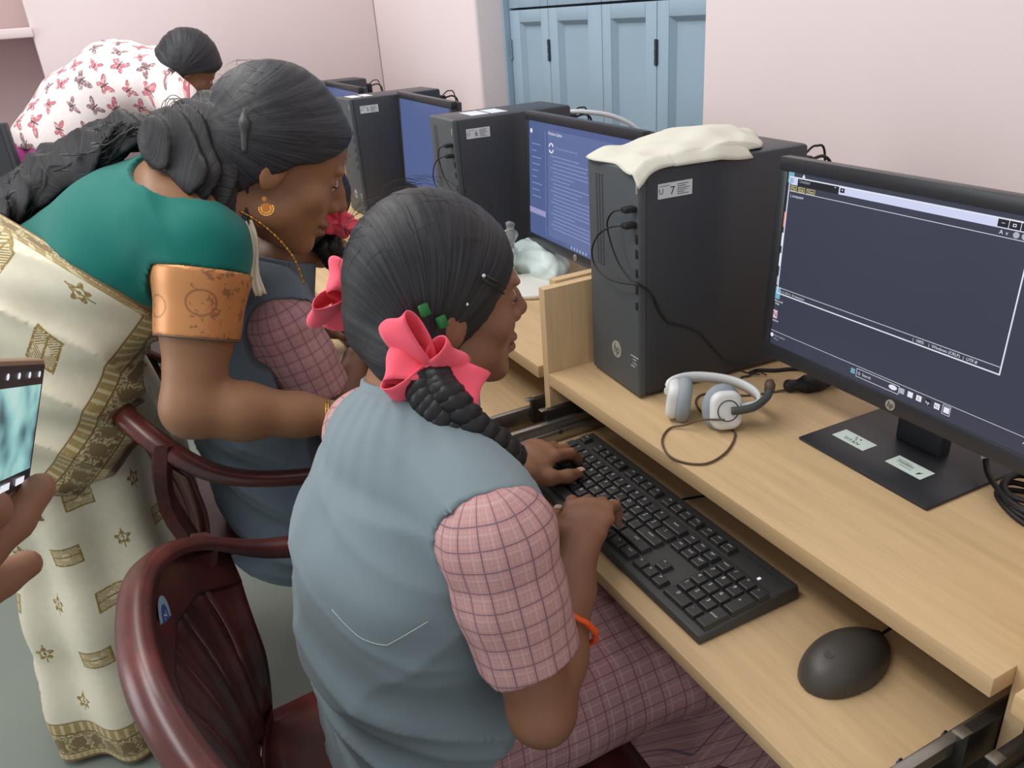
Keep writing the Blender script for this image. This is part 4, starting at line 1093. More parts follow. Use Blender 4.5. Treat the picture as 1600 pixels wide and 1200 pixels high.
def hand(S, W, D, Nn, thumb, s=1.0, curl=(.35, .4, .45, .5), spread=.10, bend=(.55, .45), tc=.5, drop=.0):
    """W wrist, D direction to the knuckles, Nn back-of-hand normal, thumb +1/-1 the side along cross(D,N)"""
    D = nrm(D); Nn = nrm(np.array(Nn, float) - D * (np.array(Nn, float) @ D)); L = np.cross(D, Nn) * thumb
    W = np.array(W, float); tips = []
    S.chain([W, W + D * .022 * s, W + D * .050 * s, W + D * .076 * s], [(.023 * s, .0165 * s), (.029 * s, .0165 * s), (.036 * s, .0150 * s), (.035 * s, .0120 * s)], .012 * s, side=L)
    lens = [(.036, .022, .018), (.040, .025, .019), (.037, .024, .018), (.030, .018, .016)]
    for i in range(4):
        off = (.0255, .0085, -.0085, -.0250)[i]; back = (.004, 0, .003, .009)[i]
        P = W + D * (.078 - back) * s + L * off * s
        d = nrm(D + L * spread * (1.3 - i) * .9); a = 0.0; pts = [P - d * .03 * s, P]
        r0 = (.0086, .0088, .0084, .0074)[i] * s
        lat = nrm(np.cross(d, Nn))
        for j in range(3):
            a += curl[i] if j == 0 else bend[j - 1] * (1 if j == 1 else 1)
            v = d * math.cos(a) - Nn * math.sin(a); P = P + v * lens[i][j] * s; pts.append(P)
        S.chain(pts, [r0 * 1.05, r0 * 1.10, r0 * 1.02, r0 * .93, r0 * .80], .005 * s); tips.append((pts[-1], v, np.cross(lat, v) * 1.0, r0 * .8))
    T0 = W + D * .020 * s + L * .020 * s - Nn * .004 * s
    t1 = nrm(D * .62 + L * .78 - Nn * .25); t2 = nrm(D * .86 + L * (.50 - tc * .5) - Nn * (.25 + drop)); t3 = nrm(D * .93 + L * (.22 - tc * .4) - Nn * (.25 + drop))
    q = [W + D * .012 * s, T0, T0 + t1 * .034 * s, T0 + t1 * .034 * s + t2 * .031 * s, T0 + t1 * .034 * s + t2 * .031 * s + t3 * .024 * s]
    S.chain(q, [.013 * s, .0155 * s, .0110 * s, .0098 * s, .0082 * s], .010 * s); tips.append((q[-1], t3, Nn, .0082 * s))
    return tips
def nails(tips, par, N=None):
    for P, v, n, r in tips:
        n = nrm(np.array(n if N is None else N, float) - v * (np.array(n if N is None else N, float) @ v)); sd = np.cross(v, n)
        m = MB(); m.grid(lambda a, b: P + v * r * (.95 - 1.35 * b) + sd * r * .80 * math.sin((a - .5) * 2.0) + n * r * (.62 + .46 * math.cos((a - .5) * 2.0) - .10 * (b - .5) ** 2), 7, 5)
        o = m.build('fingernail', M_NAIL, None, smooth=True, fix=False); wparent(o, par)
def cutter(C):
    """post op: subtract another Sdf"""
    def f(P, d):
        q = np.full(len(P), 1e3, np.float32); near = np.abs(d) < .05
        if near.any():
            Pn = P[near]; r = np.full(len(Pn), 1e3, np.float32)
            for p in C.p: r = np.minimum(r, C.one(p, Pn))
            q[near] = r
        return np.maximum(d, -q)
    return f

def strand_braid(name, path, r, mat, par, turns, n=90, flat=.6, up=(0, 0, 1), taper=True):
    P = smooth_path(path, 24); P = P[np.linspace(0, len(P) - 1, n).astype(int)]
    T = np.gradient(P, axis=0); T /= np.linalg.norm(T, axis=1)[:, None]
    m = MB()
    for k in range(3):
        q = []; rr = []
        for i in range(n):
            t = i / (n - 1); ph = t * turns * 2 * math.pi + k * 2.0944
            a = nrm(np.cross(T[i], up)); b = np.cross(a, T[i]); R = r * ((1 - .45 * t) if taper else 1)
            q.append(P[i] + a * R * .62 * math.sin(ph) + b * R * .42 * flat * math.sin(2 * ph)); rr.append(R * .56)
        m.tube(q, rr, 10)
    o = m.build(name, mat, None, smooth=True)
    if par is not None: wparent(o, par)
    return o

def bow(C, N, U, s, par, seed=0, lobes=None):
    """ribbon bow: loops of folded ribbon round a knot; N looks away from the head"""
    N = nrm(N); U = nrm(np.array(U, float) - N * (np.array(U, float) @ N)); Rr = np.cross(U, N); C = np.array(C, float)
    root = bpy.data.objects.new('ribbon_bow', None); COL.objects.link(root); wparent(root, par)
    lobes = lobes or [(2.25, 1.25, .5), (.75, .70, .6), (-.35, 1.15, .55), (-1.35, .95, .6), (-2.35, .95, .55), (3.0, .85, .5)]
    for i, (a, L, wd) in enumerate(lobes):
        D = Rr * math.cos(a) + U * math.sin(a); Q = np.cross(N, D)
        def f(u, v):
            t = u * 2 * math.pi; ln = L * s * .046
            along = ln * (.5 - .5 * math.cos(t)); sp = math.sin(t) * s * .0095 * (.45 + .55 * math.sin(u * math.pi))
            wv = (v - .5) * s * .044 * (.35 + .65 * math.sin(u * math.pi) ** .7)
            ax = N * .62 + Q * .78 * (1 if i % 2 else -1)
            bx = Q * .62 - N * .78 * (1 if i % 2 else -1)
            p = C + D * (along + .002 * math.sin(7 * v + i)) + bx * sp + ax * wv + N * (s * .008 + .006 * s * math.sin(t * .5))
            return p + N * .0015 * math.sin(20 * u + 5 * v + i)
        o = MB().grid(f, 30, 9).build('ribbon_loop', M_RIB, None, smooth=True, fix=False)
        sm = o.modifiers.new('thickness', 'SOLIDIFY'); sm.thickness = .0014
        o.parent = root
    S = Sdf(); S.ell(C + N * .011 * s, (.0095 * s, .0085 * s, .0085 * s), np.stack([Rr, U, N], 1)); S.post.append(lambda P, d: d + .0012 * np.sin(P @ (U * 700).astype(np.float32)))
    o = S.build('ribbon_knot', M_RIB, None, .0018); o.parent = root
    return root

def skull_hair(C, M, s, par, name, mat, line, infl=.010, h=.0035, extra=None, ripple=.0010, comb=(0, -.035, -.045), cnt=26, post=None, back=0):
    S = Sdf(); w = to_w(C, M, s)
    S.ell(w(0, -.012, .030), tuple((q + infl) * s for q in (.072, .085, .088)), M, .02 * s)
    S.ell(w(0, .030, .034), tuple((q + infl) * s for q in (.060, .050, .058)), M, .02 * s)
    S.ell(w(0, -.040 - back, -.018), tuple((q + infl) * s for q in (.062, .058, .056)), M, .02 * s)
    if extra: extra(S, w)
    zs, ys = zip(*line)
    def cut(P, d):
        L = ((P - np.array(C, np.float32)) @ M.astype(np.float32)) / s
        hy = np.interp(L[:, 2], zs, ys); x = np.abs(L[:, 0])
        hy = hy - .10 * np.clip(x - .058, 0, .02)
        d = np.maximum(d, (L[:, 1] - hy) * s * .75)
        ph = np.arctan2(L[:, 2] - comb[2], L[:, 1] - comb[1])
        return d + ripple * s * np.sin(ph * cnt + 2 * np.sin(ph * 9)) + ripple * .7 * s * np.sin(ph * cnt * 2.7 + L[:, 0] * 60)
    S.post.append(cut)
    if post: S.post.append(post)
    def pc(v):
        L = ((v - C) @ M) / s
        ph = np.arctan2(L[:, 2] - comb[2], L[:, 1] - comb[1]); r = np.hypot(L[:, 2] - comb[2], L[:, 1] - comb[1])
        return np.stack([ph, r * 3, L[:, 0] * 3], 1)
    return S.build(name, mat, par, h * s, pc)
def flyaway(C, M, s, par, mat, n=110, seed=1, rad=(.084, .104, .094), zmin=.02, infl=0.0):
    rnd_ = random.Random(seed); m = MB(); w = to_w(C, M, s)
    for i in range(n):
        a = rnd_.uniform(0, 6.28); z = rnd_.uniform(zmin, 1); r = math.sqrt(1 - z * z)
        d0 = V(r * math.cos(a), r * math.sin(a), z); t = nrm(np.cross(d0, [rnd_.uniform(-.5, .5), rnd_.uniform(-.2, .2), rnd_.uniform(-.4, .4)]) + V(0, -.5, 0))
        pts = []
        for k in range(6):
            u = k / 5; p = nrm(d0 + t * u * .45) * (1 + .05 * math.sin(u * 3.1) * rnd_.uniform(.3, 1) + .035 * u)
            pts.append(w(p[0] * rad[0], p[1] * rad[1] - .014, p[2] * rad[2] + .030))
        m.tube(pts, [.00035, .00035, .0003, .00025, .0002, .0001], 3, cap=False)
    o = m.build('stray_hair_strands', mat, None, fix=False); tag(o, kind='stuff'); wparent(o, par)

# ================================================================ the two girls
def girl(J, label, skin, vest_m, plaid, hair_label=None, det=True):
    t = thing('person', label, 'person', (J['hip'][0], J['hip'][1], 0), 0, None)
    A = {k: (np.array(v, float) if isinstance(v, tuple) else v) for k, v in J.items()}
    Mh = fr3(A['F'], A['Uh']); C = A['C']; s = J.get('hs', 1.0)
    S = Sdf(); head(S, C, Mh, s); w = to_w(C, Mh, s)
    S.chain([w(0, -.020, -.050), lerp(w(0, -.02, -.05), A['neck'], .6), A['neck']], [.052 * s, .050 * s, .060 * s], .02)
    sp = A['spine']; X_ = nrm(A['SR'] - A['SL'])
    S.chain([A['neck'], sp[3], sp[2], sp[1], sp[0]], [(.06, .055), (.115, .070), (.125, .088), (.105, .085), (.135, .100)], .03, side=X_)
    tips = []
    for q, th in (('R', -1), ('L', 1)):
        s_, e_, w_ = A['S' + q], A['E' + q], A['W' + q]
        S.chain([s_, lerp(s_, e_, .5), e_], [.043, .037, .034], .02)
        S.chain([e_, lerp(e_, w_, .30), lerp(e_, w_, .7), w_], [.033, .0345, .027, .0225], .015)
        tips += hand(S, w_, A['D' + q], A['N' + q], th * J.get('thumb', 1), J.get('hand', .93), **J['hk' + q])
    for sx in (1, -1):
        hp = sp[0] + X_ * .075 * sx; kn = A['knee'] + X_ * .085 * sx; an = V(kn[0], kn[1] + .02, .09)
        S.chain([hp, lerp(hp, kn, .5), kn], [.085, .076, .056], .02); S.chain([kn, lerp(kn, an, .35), an], [.054, .050, .034], .015)
        S.chain([an, an + V(0, .06, -.050), an + V(0, .13, -.062)], [(.036, .036), (.036, .028), (.040, .020)], .02, side=(1, 0, 0))
    b = S.build('body', skin, t, .0032 if det else .0045, head_pc(C, Mh, s))
    if det: nails(tips, t)
    eyes(C, Mh, t, s)
    # checked shirt with short sleeves (under the sleeveless overdress)
    S = Sdf()
    S.chain([sp[3] + V(0, 0, .02), sp[3], sp[2], sp[1], sp[0]], [(.075, .060), (.120, .074), (.130, .088), (.114, .085), (.142, .100)], .03, side=X_)
    hem = {}
    for q in ('R', 'L'):
        s_, e_ = A['S' + q], A['E' + q]; hm = lerp(s_, e_, J.get('hem', .66)); sgn = 1 if q == 'R' else -1
        S.chain([s_ - X_ * sgn * .05, s_, lerp(s_, e_, .30), hm + (hm - s_) * .25], [.052, .0575, .0570, .0530], .012)
        hem[q] = (hm, nrm(e_ - s_))
    def hems(P, d):
        for q in ('R', 'L'):
            hm, u = hem[q]; sg = 1 if q == 'R' else -1
            side = ((P - A['S' + q].astype(np.float32)) @ (X_ * sg).astype(np.float32)) > -.045
            pl = (P - hm.astype(np.float32)) @ u.astype(np.float32) + .004 * wob(P, 40, 2)
            rr = P - hm.astype(np.float32); rad = np.sqrt(np.maximum((rr * rr).sum(1) - (rr @ u.astype(np.float32)) ** 2, 0))
            m = side & (rad < .085)
            d = np.where(m, np.maximum(d, pl), d)
            d = np.where(m, np.maximum(d, -np.maximum(rad - .046, -(pl + .022))), d)     # hollow cuff
        return d + .0020 * wob(P, 30, 5) + .0014 * wob(P, 95, 6)
    S.post.append(hems)
    pr = arc_pc(A['SR'], A['ER'], (0, 0, 1), .054); pl_ = arc_pc(A['SL'], A['EL'], (0, 0, 1), .054)
    def pc(v):
        m = ((v - A['SR']) @ X_) > ((v - A['SL']) @ -X_)
        return np.where(m[:, None], pr(v), pl_(v))
    S.build('checked_shirt', plaid, t, .0038, pc)
    # overdress (vest)
    S = Sdf(); a = J.get('vw', 1.0)
    S.chain([sp[3] + V(0, 0, .018), sp[3], sp[2], sp[1], sp[0], sp[0] - V(0, .01, .13)], [(.088, .066), (.138 * a, .084), (.148 * a, .100), (.142 * a, .106), (.165 * a, .118), (.182 * a, .135)], .035, side=X_)
    S.chain([A['SL'] + X_ * .006 + V(0, 0, .008), A['SL'] + X_ * .05 + V(0, 0, .022), A['neck'] - V(0, .0, .020) + V(0, -.012, 0), A['SR'] - X_ * .05 + V(0, 0, .022), A['SR'] - X_ * .006 + V(0, 0, .008)], [.054, .050, .056, .050, .054], .03)
    for dd in J.get('bulge', []): S.ell(dd[0], dd[1], k=.05)
    Cc = Sdf()
    for q in ('R', 'L'):
        s_, e_ = A['S' + q], A['E' + q]; sg = 1 if q == 'R' else -1
        Cc.chain([s_ + X_ * sg * .11 + V(0, 0, .015), s_ + X_ * sg * .045 + V(0, -.030, .004), s_ + X_ * sg * .045 + V(0, .01, -.002), lerp(s_, e_, .55) + X_ * sg * .030, lerp(s_, e_, 1.2) + X_ * sg * .05], [.066, .067, .066, .067, .062])
    S.post.append(cutter(Cc))
    nk = A['neck']; nd = nrm(nrm(w(0, -.02, -.05) - nk) * .35 + V(0, .12, .8))
    def vf(P, d):
        L = P - sp[1].astype(np.float32); z = L[:, 2]; lo = np.clip((.10 - z) / .16, 0, 1)
        ax = np.array([.35, .30, 1.0]); fold = np.sin(P @ (ax * 58).astype(np.float32) + 2.2 * wob(P, 9, 12))
        g = np.sin(np.arctan2(P[:, 1] - nk[1], P[:, 0] - nk[0]) * 26) * np.exp(-np.maximum(((P - nk.astype(np.float32)) ** 2).sum(1) ** .5 - .075, 0) / .035)
        rid = (1 - np.abs(np.sin(P @ np.array([9., 16., 30.]).astype(np.float32) + 1.7 * wob(P, 7, 31)))) ** 3; r2 = (1 - np.abs(np.sin(P @ np.array([14., -20., 12.]).astype(np.float32) + 1.5 * wob(P, 9, 35)))) ** 3
        return d + .0120 * lo * np.maximum(fold, -.2) - .0085 * rid * (.35 + .65 * lo) - .005 * r2 + .0065 * wob(P, 17, 21) + .0022 * wob(P, 44, 22) + .0014 * g
    S.post.append(vf)
    S.post.append(lambda P, d: np.maximum(d, (P - (nk + nd * .026).astype(np.float32)) @ nd.astype(np.float32)))
    v = S.build('sleeveless_overdress', vest_m, t, .0042, relax=1)
    # stand collar and armhole edging
    col = []
    for k in range(33):
        an = k / 32 * 2 * math.pi; rr = (.060 + .004 * math.sin(an)) ; fx = fr3(np.cross(nd, X_), nd)
        col.append(nk + nd * .018 + fx[:, 0] * rr * 1.10 * math.cos(an) + fx[:, 1] * rr * 1.05 * math.sin(an))
    o = MB().tube(col, 1.0, prof=[(.0060, -.060), (.0110, -.058), (.003, .013), (0, .0155), (-.003, .013)], up=nd, cap=False).build('stand_collar', vest_m, None, smooth=True); wparent(o, t)
    # skirt over the thighs
    S = Sdf(); hp = sp[0]; kn = A['knee']; 
    S.chain([hp - V(0, .02, .0), lerp(hp, kn, .35), lerp(hp, kn, .8), kn + V(0, .02, 0)], [(.140, .085), (.180, .095), (.200, .085), (.205, .075)], .03, side=X_)
    S.chain([kn + V(0, .02, -.01), V(kn[0], kn[1] + .03, .33), V(kn[0], kn[1] + .03, .14)], [(.205, .085), (.232, .13), (.240, .15)], .03, side=X_)
    for sx in (1, -1): S.chain([hp + X_ * .07 * sx + V(0, .06, -.01), kn + X_ * .09 * sx + V(0, .03, 0)], [.096, .090], .03)
    S.post.append(lambda P, d: np.maximum(d + .010 * np.abs(np.sin(P[:, 0] * 42 + 1.4 * wob(P, 12, 3))) + .004 * wob(P, 40, 4), .12 - P[:, 2]))
    S.build('checked_skirt', M_PLAIDS, t, .0055, lambda v: np.stack([v[:, 0] - np.sign(v[:, 0] - kn[0]) * (v[:, 2] - .55), v[:, 1] + .6 * np.maximum(0, .44 - v[:, 2]), v[:, 2] * 0], 1))
    return t, Mh, w, A
LINE = [(-.16, -.058), (-.10, -.050), (-.065, -.030), (-.048, -.012), (-.032, .018), (-.012, .034), (.006, .046), (.022, .058), (.038, .070), (.052, .082), (.066, .090), (.080, .09), (.10, .08), (.13, .06)]

G1 = dict(hip=(.27, -.40, .50), C=(.226, -.262, 1.000), F=(.02, .985, -.10), Uh=(0, .06, 1), hs=1.0,
          neck=(.270, -.318, .893), spine=[V(.285, -.365, .515), V(.29, -.385, .63), V(.29, -.375, .745), V(.288, -.345, .840)],
          SR=(.452, -.312, .826), SL=(.155, -.345, .818), ER=(.500, -.300, .630), EL=(.03, -.285, .650), WR=(.366, -.166, .705), WL=(.150, -.152, .692),
          DR=(-.74, .64, .12), NR=(.10, -.20, 1), DL=(-.28, .95, .08), NL=(.15, -.15, 1), knee=(.30, .02, .50),
          hkR=dict(curl=(.50, .58, .58, .5), bend=(.85, .5), spread=.17, tc=.6), hkL=dict(curl=(.35, .45, .5, .5), bend=(.55, .4), spread=.08, tc=.3))
THREAD = [(.354, -.436, .740), (.365, -.424, .730), (.375, -.412, .721), (.381, -.398, .723), (.381, -.389, .731), (.383, -.370, .744), (.384, -.349, .762), (.383, -.336, .775)]
g1, M1, w1, A1 = girl(G1, 'girl in blue-grey overdress with coral bows typing at the near keyboard', M_SKIN1, M_VEST, M_PLAID)
def e1(S, w):
    S.ell(w(.055, -.052, -.045), (.035, .040, .035), k=.03); S.ell(w(-.055, -.052, -.045), (.035, .040, .035), k=.03)
skull_hair(A1['C'], M1, 1.0, g1, 'hair', M_HAIR, LINE, .009, extra=e1, ripple=.0005)
flyaway(A1['C'], M1, 1.0, g1, M_HAIRB, 90, 3, (.084, .100, .104), .35)
strand_braid('braid', [V(.325, -.318, .955), V(.338, -.318, .942), V(.352, -.311, .928), V(.366, -.296, .899), V(.372, -.272, .872), V(.372, -.258, .850)], .0245, M_HAIRB, g1, 4.0, up=(0.9, -.4, .2), taper=False)
strand_braid('braid', [w1(-.068, -.045, -.060), w1(-.085, -.050, -.100), w1(-.09, -.045, -.155), w1(-.10, -.02, -.20)], .024, M_HAIRB, g1, 3.5, up=(-.9, -.4, .2))
bow(w1(.090, -.042, -.042), (.86, -.42, .12), M1[:, 2] + M1[:, 1] * .1, 1.10, g1)
bow(w1(-.090, -.066, -.010), (-.9, -.35, .1), M1[:, 2], 1.15, g1, 2)
def clip(name, a, b, r, mat, par, n=8):
    o = MB().tube([a, lerp(a, b, .5), b], [r * .7, r, r * .8], n).build(name, mat, None, smooth=True); wparent(o, par); return o
M_GRN = plain('green_clip_plastic', (30, 112, 52), .35, .5)
for (a, b) in (((.0868, -.046, .018), 0), ((.0872, -.027, .003), 0)):
    o = box('green_clip', M_GRN, None, -.0065, -.0060, -.0028, .0065, .0060, .0028, .0015); p = w1(*a); o.location = p; o.rotation_euler = (0, 1.25, .5); wparent(o, g1)
clip('hair_grip', w1(.0845, .022, .048), w1(.0765, .052, .028), .0014, M_DSTEEL, g1); clip('hair_grip', w1(.0850, .020, .044), w1(.0775, .049, .022), .0014, M_DSTEEL, g1)
clip('hair_grip_tip', w1(.0850, .020, .0475), w1(.0848, .0225, .0465), .0022, M_STK, g1); clip('hair_grip_tip', w1(.0845, .002, .018), w1(.0843, .0035, .0175), .0018, M_STK, g1)
hoop = MB().tube([w1(.077 + .002 * math.sin(a), -.004 + .009 * math.sin(a), -.046 - .009 * (1 - math.cos(a)) + .004) for a in np.linspace(0, 6.1, 20)], .0009, 6).build('hoop_earring', M_GOLD, None, smooth=True); wparent(hoop, g1)
# orange bangle pushed up the right forearm
M_ORG = plain('orange_bangle_plastic', (246, 92, 30), .3, .5, var=.08, sc=120)
u_ = nrm(A1['WR'] - A1['ER']); c_ = lerp(A1['ER'], A1['WR'], .46); fb = fr3(u_, (0, 0, 1))
bg = MB().tube([c_ + (fb[:, 0] * math.cos(a) + fb[:, 2] * math.sin(a)) * (.0395 + .0007 * math.sin(a * 12)) for a in np.linspace(0, 6.2832, 60)], .0036, 8, cap=False).build('orange_bangle', M_ORG, None, smooth=True); wparent(bg, g1)
vest = [o for o in g1.children if o.name.startswith('sleeveless')][0]
th_ = []
for p in THREAD:
    ok, q, n_, _ = vest.closest_point_on_mesh(Vector(p)); th_.append(q + n_ * .0008)
th = MB().tube(smooth_path([tuple(q) for q in th_], 4), .00032, 5).build('loose_white_thread', M_STK, None, smooth=True); wparent(th, g1)
G2 = dict(hip=(-.44, -.41, .50), C=(-.462, -.248, .980), F=(-.72, .64, -.26), Uh=(0, .12, 1), hs=.98,
          neck=(-.425, -.330, .885), spine=[V(-.43, -.39, .515), V(-.42, -.42, .62), V(-.41, -.40, .735), V(-.405, -.36, .825)],
          SR=(-.298, -.350, .825), SL=(-.56, -.37, .830), ER=(-.272, -.300, .625), EL=(-.66, -.27, .66), WR=(-.40, -.215, .694), WL=(-.60, -.225, .694),
          DR=(-.55, .85, .05), NR=(0, -.1, 1), DL=(.1, .98, .05), NL=(0, -.1, 1), knee=(-.42, .02, .50),
          hkR=dict(curl=(.4, .4, .4, .4)), hkL=dict(curl=(.4, .4, .4, .4)))
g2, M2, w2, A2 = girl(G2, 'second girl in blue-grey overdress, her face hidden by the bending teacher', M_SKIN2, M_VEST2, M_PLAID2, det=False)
skull_hair(A2['C'], M2, .98, g2, 'hair', M_HAIR, LINE, .011, .0045)
strand_braid('braid', [w2(.070, -.040, -.055), w2(.078, -.015, -.085), w2(.085, .015, -.12), w2(.085, .03, -.17), w2(.08, .04, -.21)], .024, M_HAIRB, g2, 4.5, up=(.9, -.4, .2))
bow(w2(.088, -.032, -.010), (.9, -.3, .1), M2[:, 2], .70, g2, 5)
# ================================================================ sari cloth
def sari_m():
    m = Mt('cream_gold_sari_silk', 0.62, 0.3); u, v, w = m.sep(m.attr('pc'))      # u,v metres, w = 0 plain, >0: distance (m) from the border edge
    px, py = .105, .105
    row = (v / py).fl(); uu = u / px + (row * .5).fr() ; cu = uu.fl(); fx = (uu.fr() - .5) * px; fy = ((v / py).fr() - .5) * py
    par = ((cu + row) * .5).fr().gt(.25)
    nz = m.noise(m.attr('pc'), 260, 3, .6); n2 = m.noise(m.attr('pc'), 60, 3)
    # block motif
    bx = fx.ab().lt(.027) * fy.ab().lt(.019); rim = bx * (1 - fx.ab().lt(.0235) * fy.ab().lt(.0158))
    hatch = ((fx.ab() + fy * 1.0) / .0042).fr().gt(.5); cen = (fx * fx + fy * fy).sq().lt(.008)
    blk = bx * (rim.mx(hatch * (1 - cen)).mx(fy.ab().lt(.0016)))
    # flower motif
    r = (fx * fx + fy * fy).sq(); an = X.op('ARCTAN2', fy, fx)
    pet = (an * 5).sin() * .0035 + .012
    fl = r.lt(pet) * (1 - r.lt(.0065)) ; fl = fl.mx(r.lt(.003)) .mx(fx.ab().lt(.0012) * fy.ab().lt(.021))
    mot = par * blk + (1 - par) * fl
    mott = mot * (nz.gt(.40))
    halo = par * bx * .30
    cream = m.mix(n2, lin((214, 206, 178)), lin((226, 222, 202)))
    c = m.mix(halo, cream, lin((200, 176, 110)))
    c = m.mix(mott, c, lin((146, 122, 62)))
    # woven border, measured from the edge
    inb = w.gt(.0001) * w.lt(.088)
    c = m.mix(inb * .85, c, lin((196, 182, 136)))
    fig = ((u / .030).fr() - .5).ab() * .030; fy2 = (w - .042)
    el = ((fig * fig) * 1.3 + fy2 * fy2).sq().lt(.012).mx(((fig - .008) * (fig - .008) + (w - .028) * (w - .028)).sq().lt(.0045))
    fz = nz.gt(.50)
    c = m.mix(inb * w.gt(.022) * w.lt(.062) * (el.mx(fz)) * .85, c, lin((112, 88, 52)))
    c = m.mix(inb * w.gt(.064) * w.lt(.084) * (((u / .014).fr().gt(.35)) * nz.gt(.38)) * .8, c, lin((150, 124, 66)))
    c = m.mix(inb * (band(w, .063, .0012).mx(band(w, .0205, .0012))).mx(band(w, .0855, .001)), c, lin((120, 92, 60)))
    c = m.mix(w.gt(.0001) * w.lt(.0085), c, lin((138, 104, 78)))
    c = m.mix(inb * w.gt(.0088) * w.lt(.018) * (u / .009).fr().gt(.45) * .7, c, lin((172, 146, 86)))
    m.color(c); m.bump(nz * .5 + mot * .5, .25, .0008)
    m.b.inputs['Sheen Weight'].default_value = .1
    return m.m
M_SARI = sari_m()
def gold_band_m():
    m = Mt('copper_gold_brocade', .38, .5, .35); u, v, w = m.sep(m.attr('pc')); nz = m.noise(m.attr('pc'), 55, 4, .7)
    rib = (v / .0012).fr().gt(.5) * .25
    c = m.mix(rib, lin((204, 142, 88)), lin((178, 116, 68)))
    edge = (u - .035).ab(); fl = nz.gt(.56) * edge.gt(.030)
    ring = band(((u - .058) * (u - .058) * .8 + (v - .06) * (v - .06)).sq(), .016, .0016).mx(band(((u + .010) * (u + .010) * .8 + (v - .05) * (v - .05)).sq(), .018, .0016))
    c = m.mix((fl * .55).mx(ring * .5), c, lin((96, 72, 52))); m.color(c)
    m.bump(nz, .2, .001); return m.m
M_BROC = gold_band_m()

# ================================================================ the teacher
HT = V(-.545, -.775, .87)
tch = thing('person', 'woman in green blouse and cream patterned sari bending over the second girl', 'person', (-.445, -.86, 0), 0)
Ct = V(-.297, -.315, 1.100); Mt_ = fr3((.10, .84, -.52), (0, .5, .84)); ts = 1.15
wt = to_w(Ct, Mt_, ts)
tn = V(-.300, -.415, 1.055); tsp = [V(-.315, -.470, 1.035), V(-.375, -.555, .990), V(-.455, -.665, .925), HT]
tSR = V(-.212, -.458, 1.002); tSL = V(-.470, -.500, 1.015); tER = V(-.145, -.534, .785); tWR = V(-.115, -.335, .722); tEL = V(-.62, -.44, .80); tWL = V(-.60, -.22, .72)
Xt = nrm(tSR - tSL)
S = Sdf(); head(S, Ct, Mt_, ts)
S.chain([wt(0, -.020, -.050), tn], [.056, .064], .025)
S.chain([tn, tsp[0], tsp[1], tsp[2], tsp[3]], [(.07, .06), (.135, .085), (.140, .100), (.135, .105), (.165, .125)], .03, side=Xt)
S.chain([tSL, tsp[0], tSR], [.052, .06, .052], .03)
for s_, e_, w_, d_, th in ((tSR, tER, tWR, V(-.12, .97, -.12), -1), (tSL, tEL, tWL, V(.1, .95, -.1), 1)):
    S.chain([s_, lerp(s_, e_, .5), e_], [.058, .051, .043], .02); S.chain([e_, lerp(e_, w_, .35), lerp(e_, w_, .75), w_], [.043, .043, .033, .027], .02)
    hand(S, w_, d_, (0, 0, 1), th, .98, curl=(.3, .3, .35, .35))
for sx in (-1, 1):
    k_ = V(-.545 + sx * .07, -.73, .47); a_ = V(-.52 + sx * .08, -.78, .09)
    S.chain([HT + V(sx * .07, .02, -.03), k_, a_], [.085, .055, .036], .02); S.chain([a_, a_ + V(0, .07, -.045), a_ + V(0, .15, -.062)], [(.04, .04), (.04, .03), (.045, .02)], .02, side=(1, 0, 0))
S.build('body', M_SKIN3, tch, .0042, head_pc(Ct, Mt_, ts)); eyes(Ct, Mt_, tch, ts)
tnn = nrm(V(-.182, .725, .665)); tp_ = V(-.27, -.55, .919)
# green blouse
S = Sdf()
S.chain([tsp[0] + nrm(tn - tsp[0]) * .02, tsp[0], tsp[1], tsp[2]], [(.10, .075), (.142, .094), (.150, .109), (.143, .114)], .03, side=Xt)
S.chain([tSL, tsp[0], tSR], [.060, .068, .060], .03)
for s_, e_ in ((tSR, tER), (tSL, tEL)): S.chain([s_, lerp(s_, e_, .26)], [.0655, .0665], .03)
sd = nrm(tn - tsp[2]); dn = nrm(np.cross(Xt, sd)); 
if dn[2] < 0: dn = -dn                             # away from the back
nkc = Sdf(); nkc.chain([tn + dn * .16 + sd * .03, tn + dn * .02 + sd * .012], [.094, .084]); S.post.append(cutter(nkc))
for s_, e_ in ((tSR, tER), (tSL, tEL)):
    ue = nrm(e_ - s_); pe = lerp(s_, e_, .14)
    S.post.append(lambda P, d, ue=ue, pe=pe: np.where((((P - pe.astype(np.float32)) ** 2).sum(1) - ((P - pe.astype(np.float32)) @ ue.astype(np.float32)) ** 2) < .0054, np.maximum(d, (P - pe.astype(np.float32)) @ ue.astype(np.float32)), d))
S.post.append(keep(-tnn, tp_ - tnn * .008))
S.post.append(lambda P, d: d + .002 * wob(P, 30, 3) + .0012 * wob(P, 80, 4))
S.build('blouse', M_GREEN, tch, .0042, relax=1)
# brocade sleeve bands
for s_, e_ in ((tSR, tER), (tSL, tEL)):
    ue = nrm(e_ - s_); S = Sdf(); p0 = lerp(s_, e_, .135); p1 = lerp(s_, e_, .56)
    S.chain([p0 - ue * .03, p0, p1 + ue * .03], [.0665, .0675, .0600], .02); S.post += [keep(-ue, p0), keep(ue, p1)]
    S.post.append(lambda P, d: d + .0015 * wob(P, 35, 3))
    b_ = S.build('brocade_sleeve_band', M_BROC, tch, .0036, arc_pc(p0, p1, (1, -.3, 0), .062))
    fx = fr3(ue, (1, 0, 0)); c_ = p1
    o = MB().tube([c_ + (fx[:, 0] * math.cos(a) + fx[:, 2] * math.sin(a)) * .0612 for a in np.linspace(0, 6.2832, 48)], .0020, 6, cap=False).build('sleeve_piping', M_BRN, None, smooth=True); wparent(o, tch)
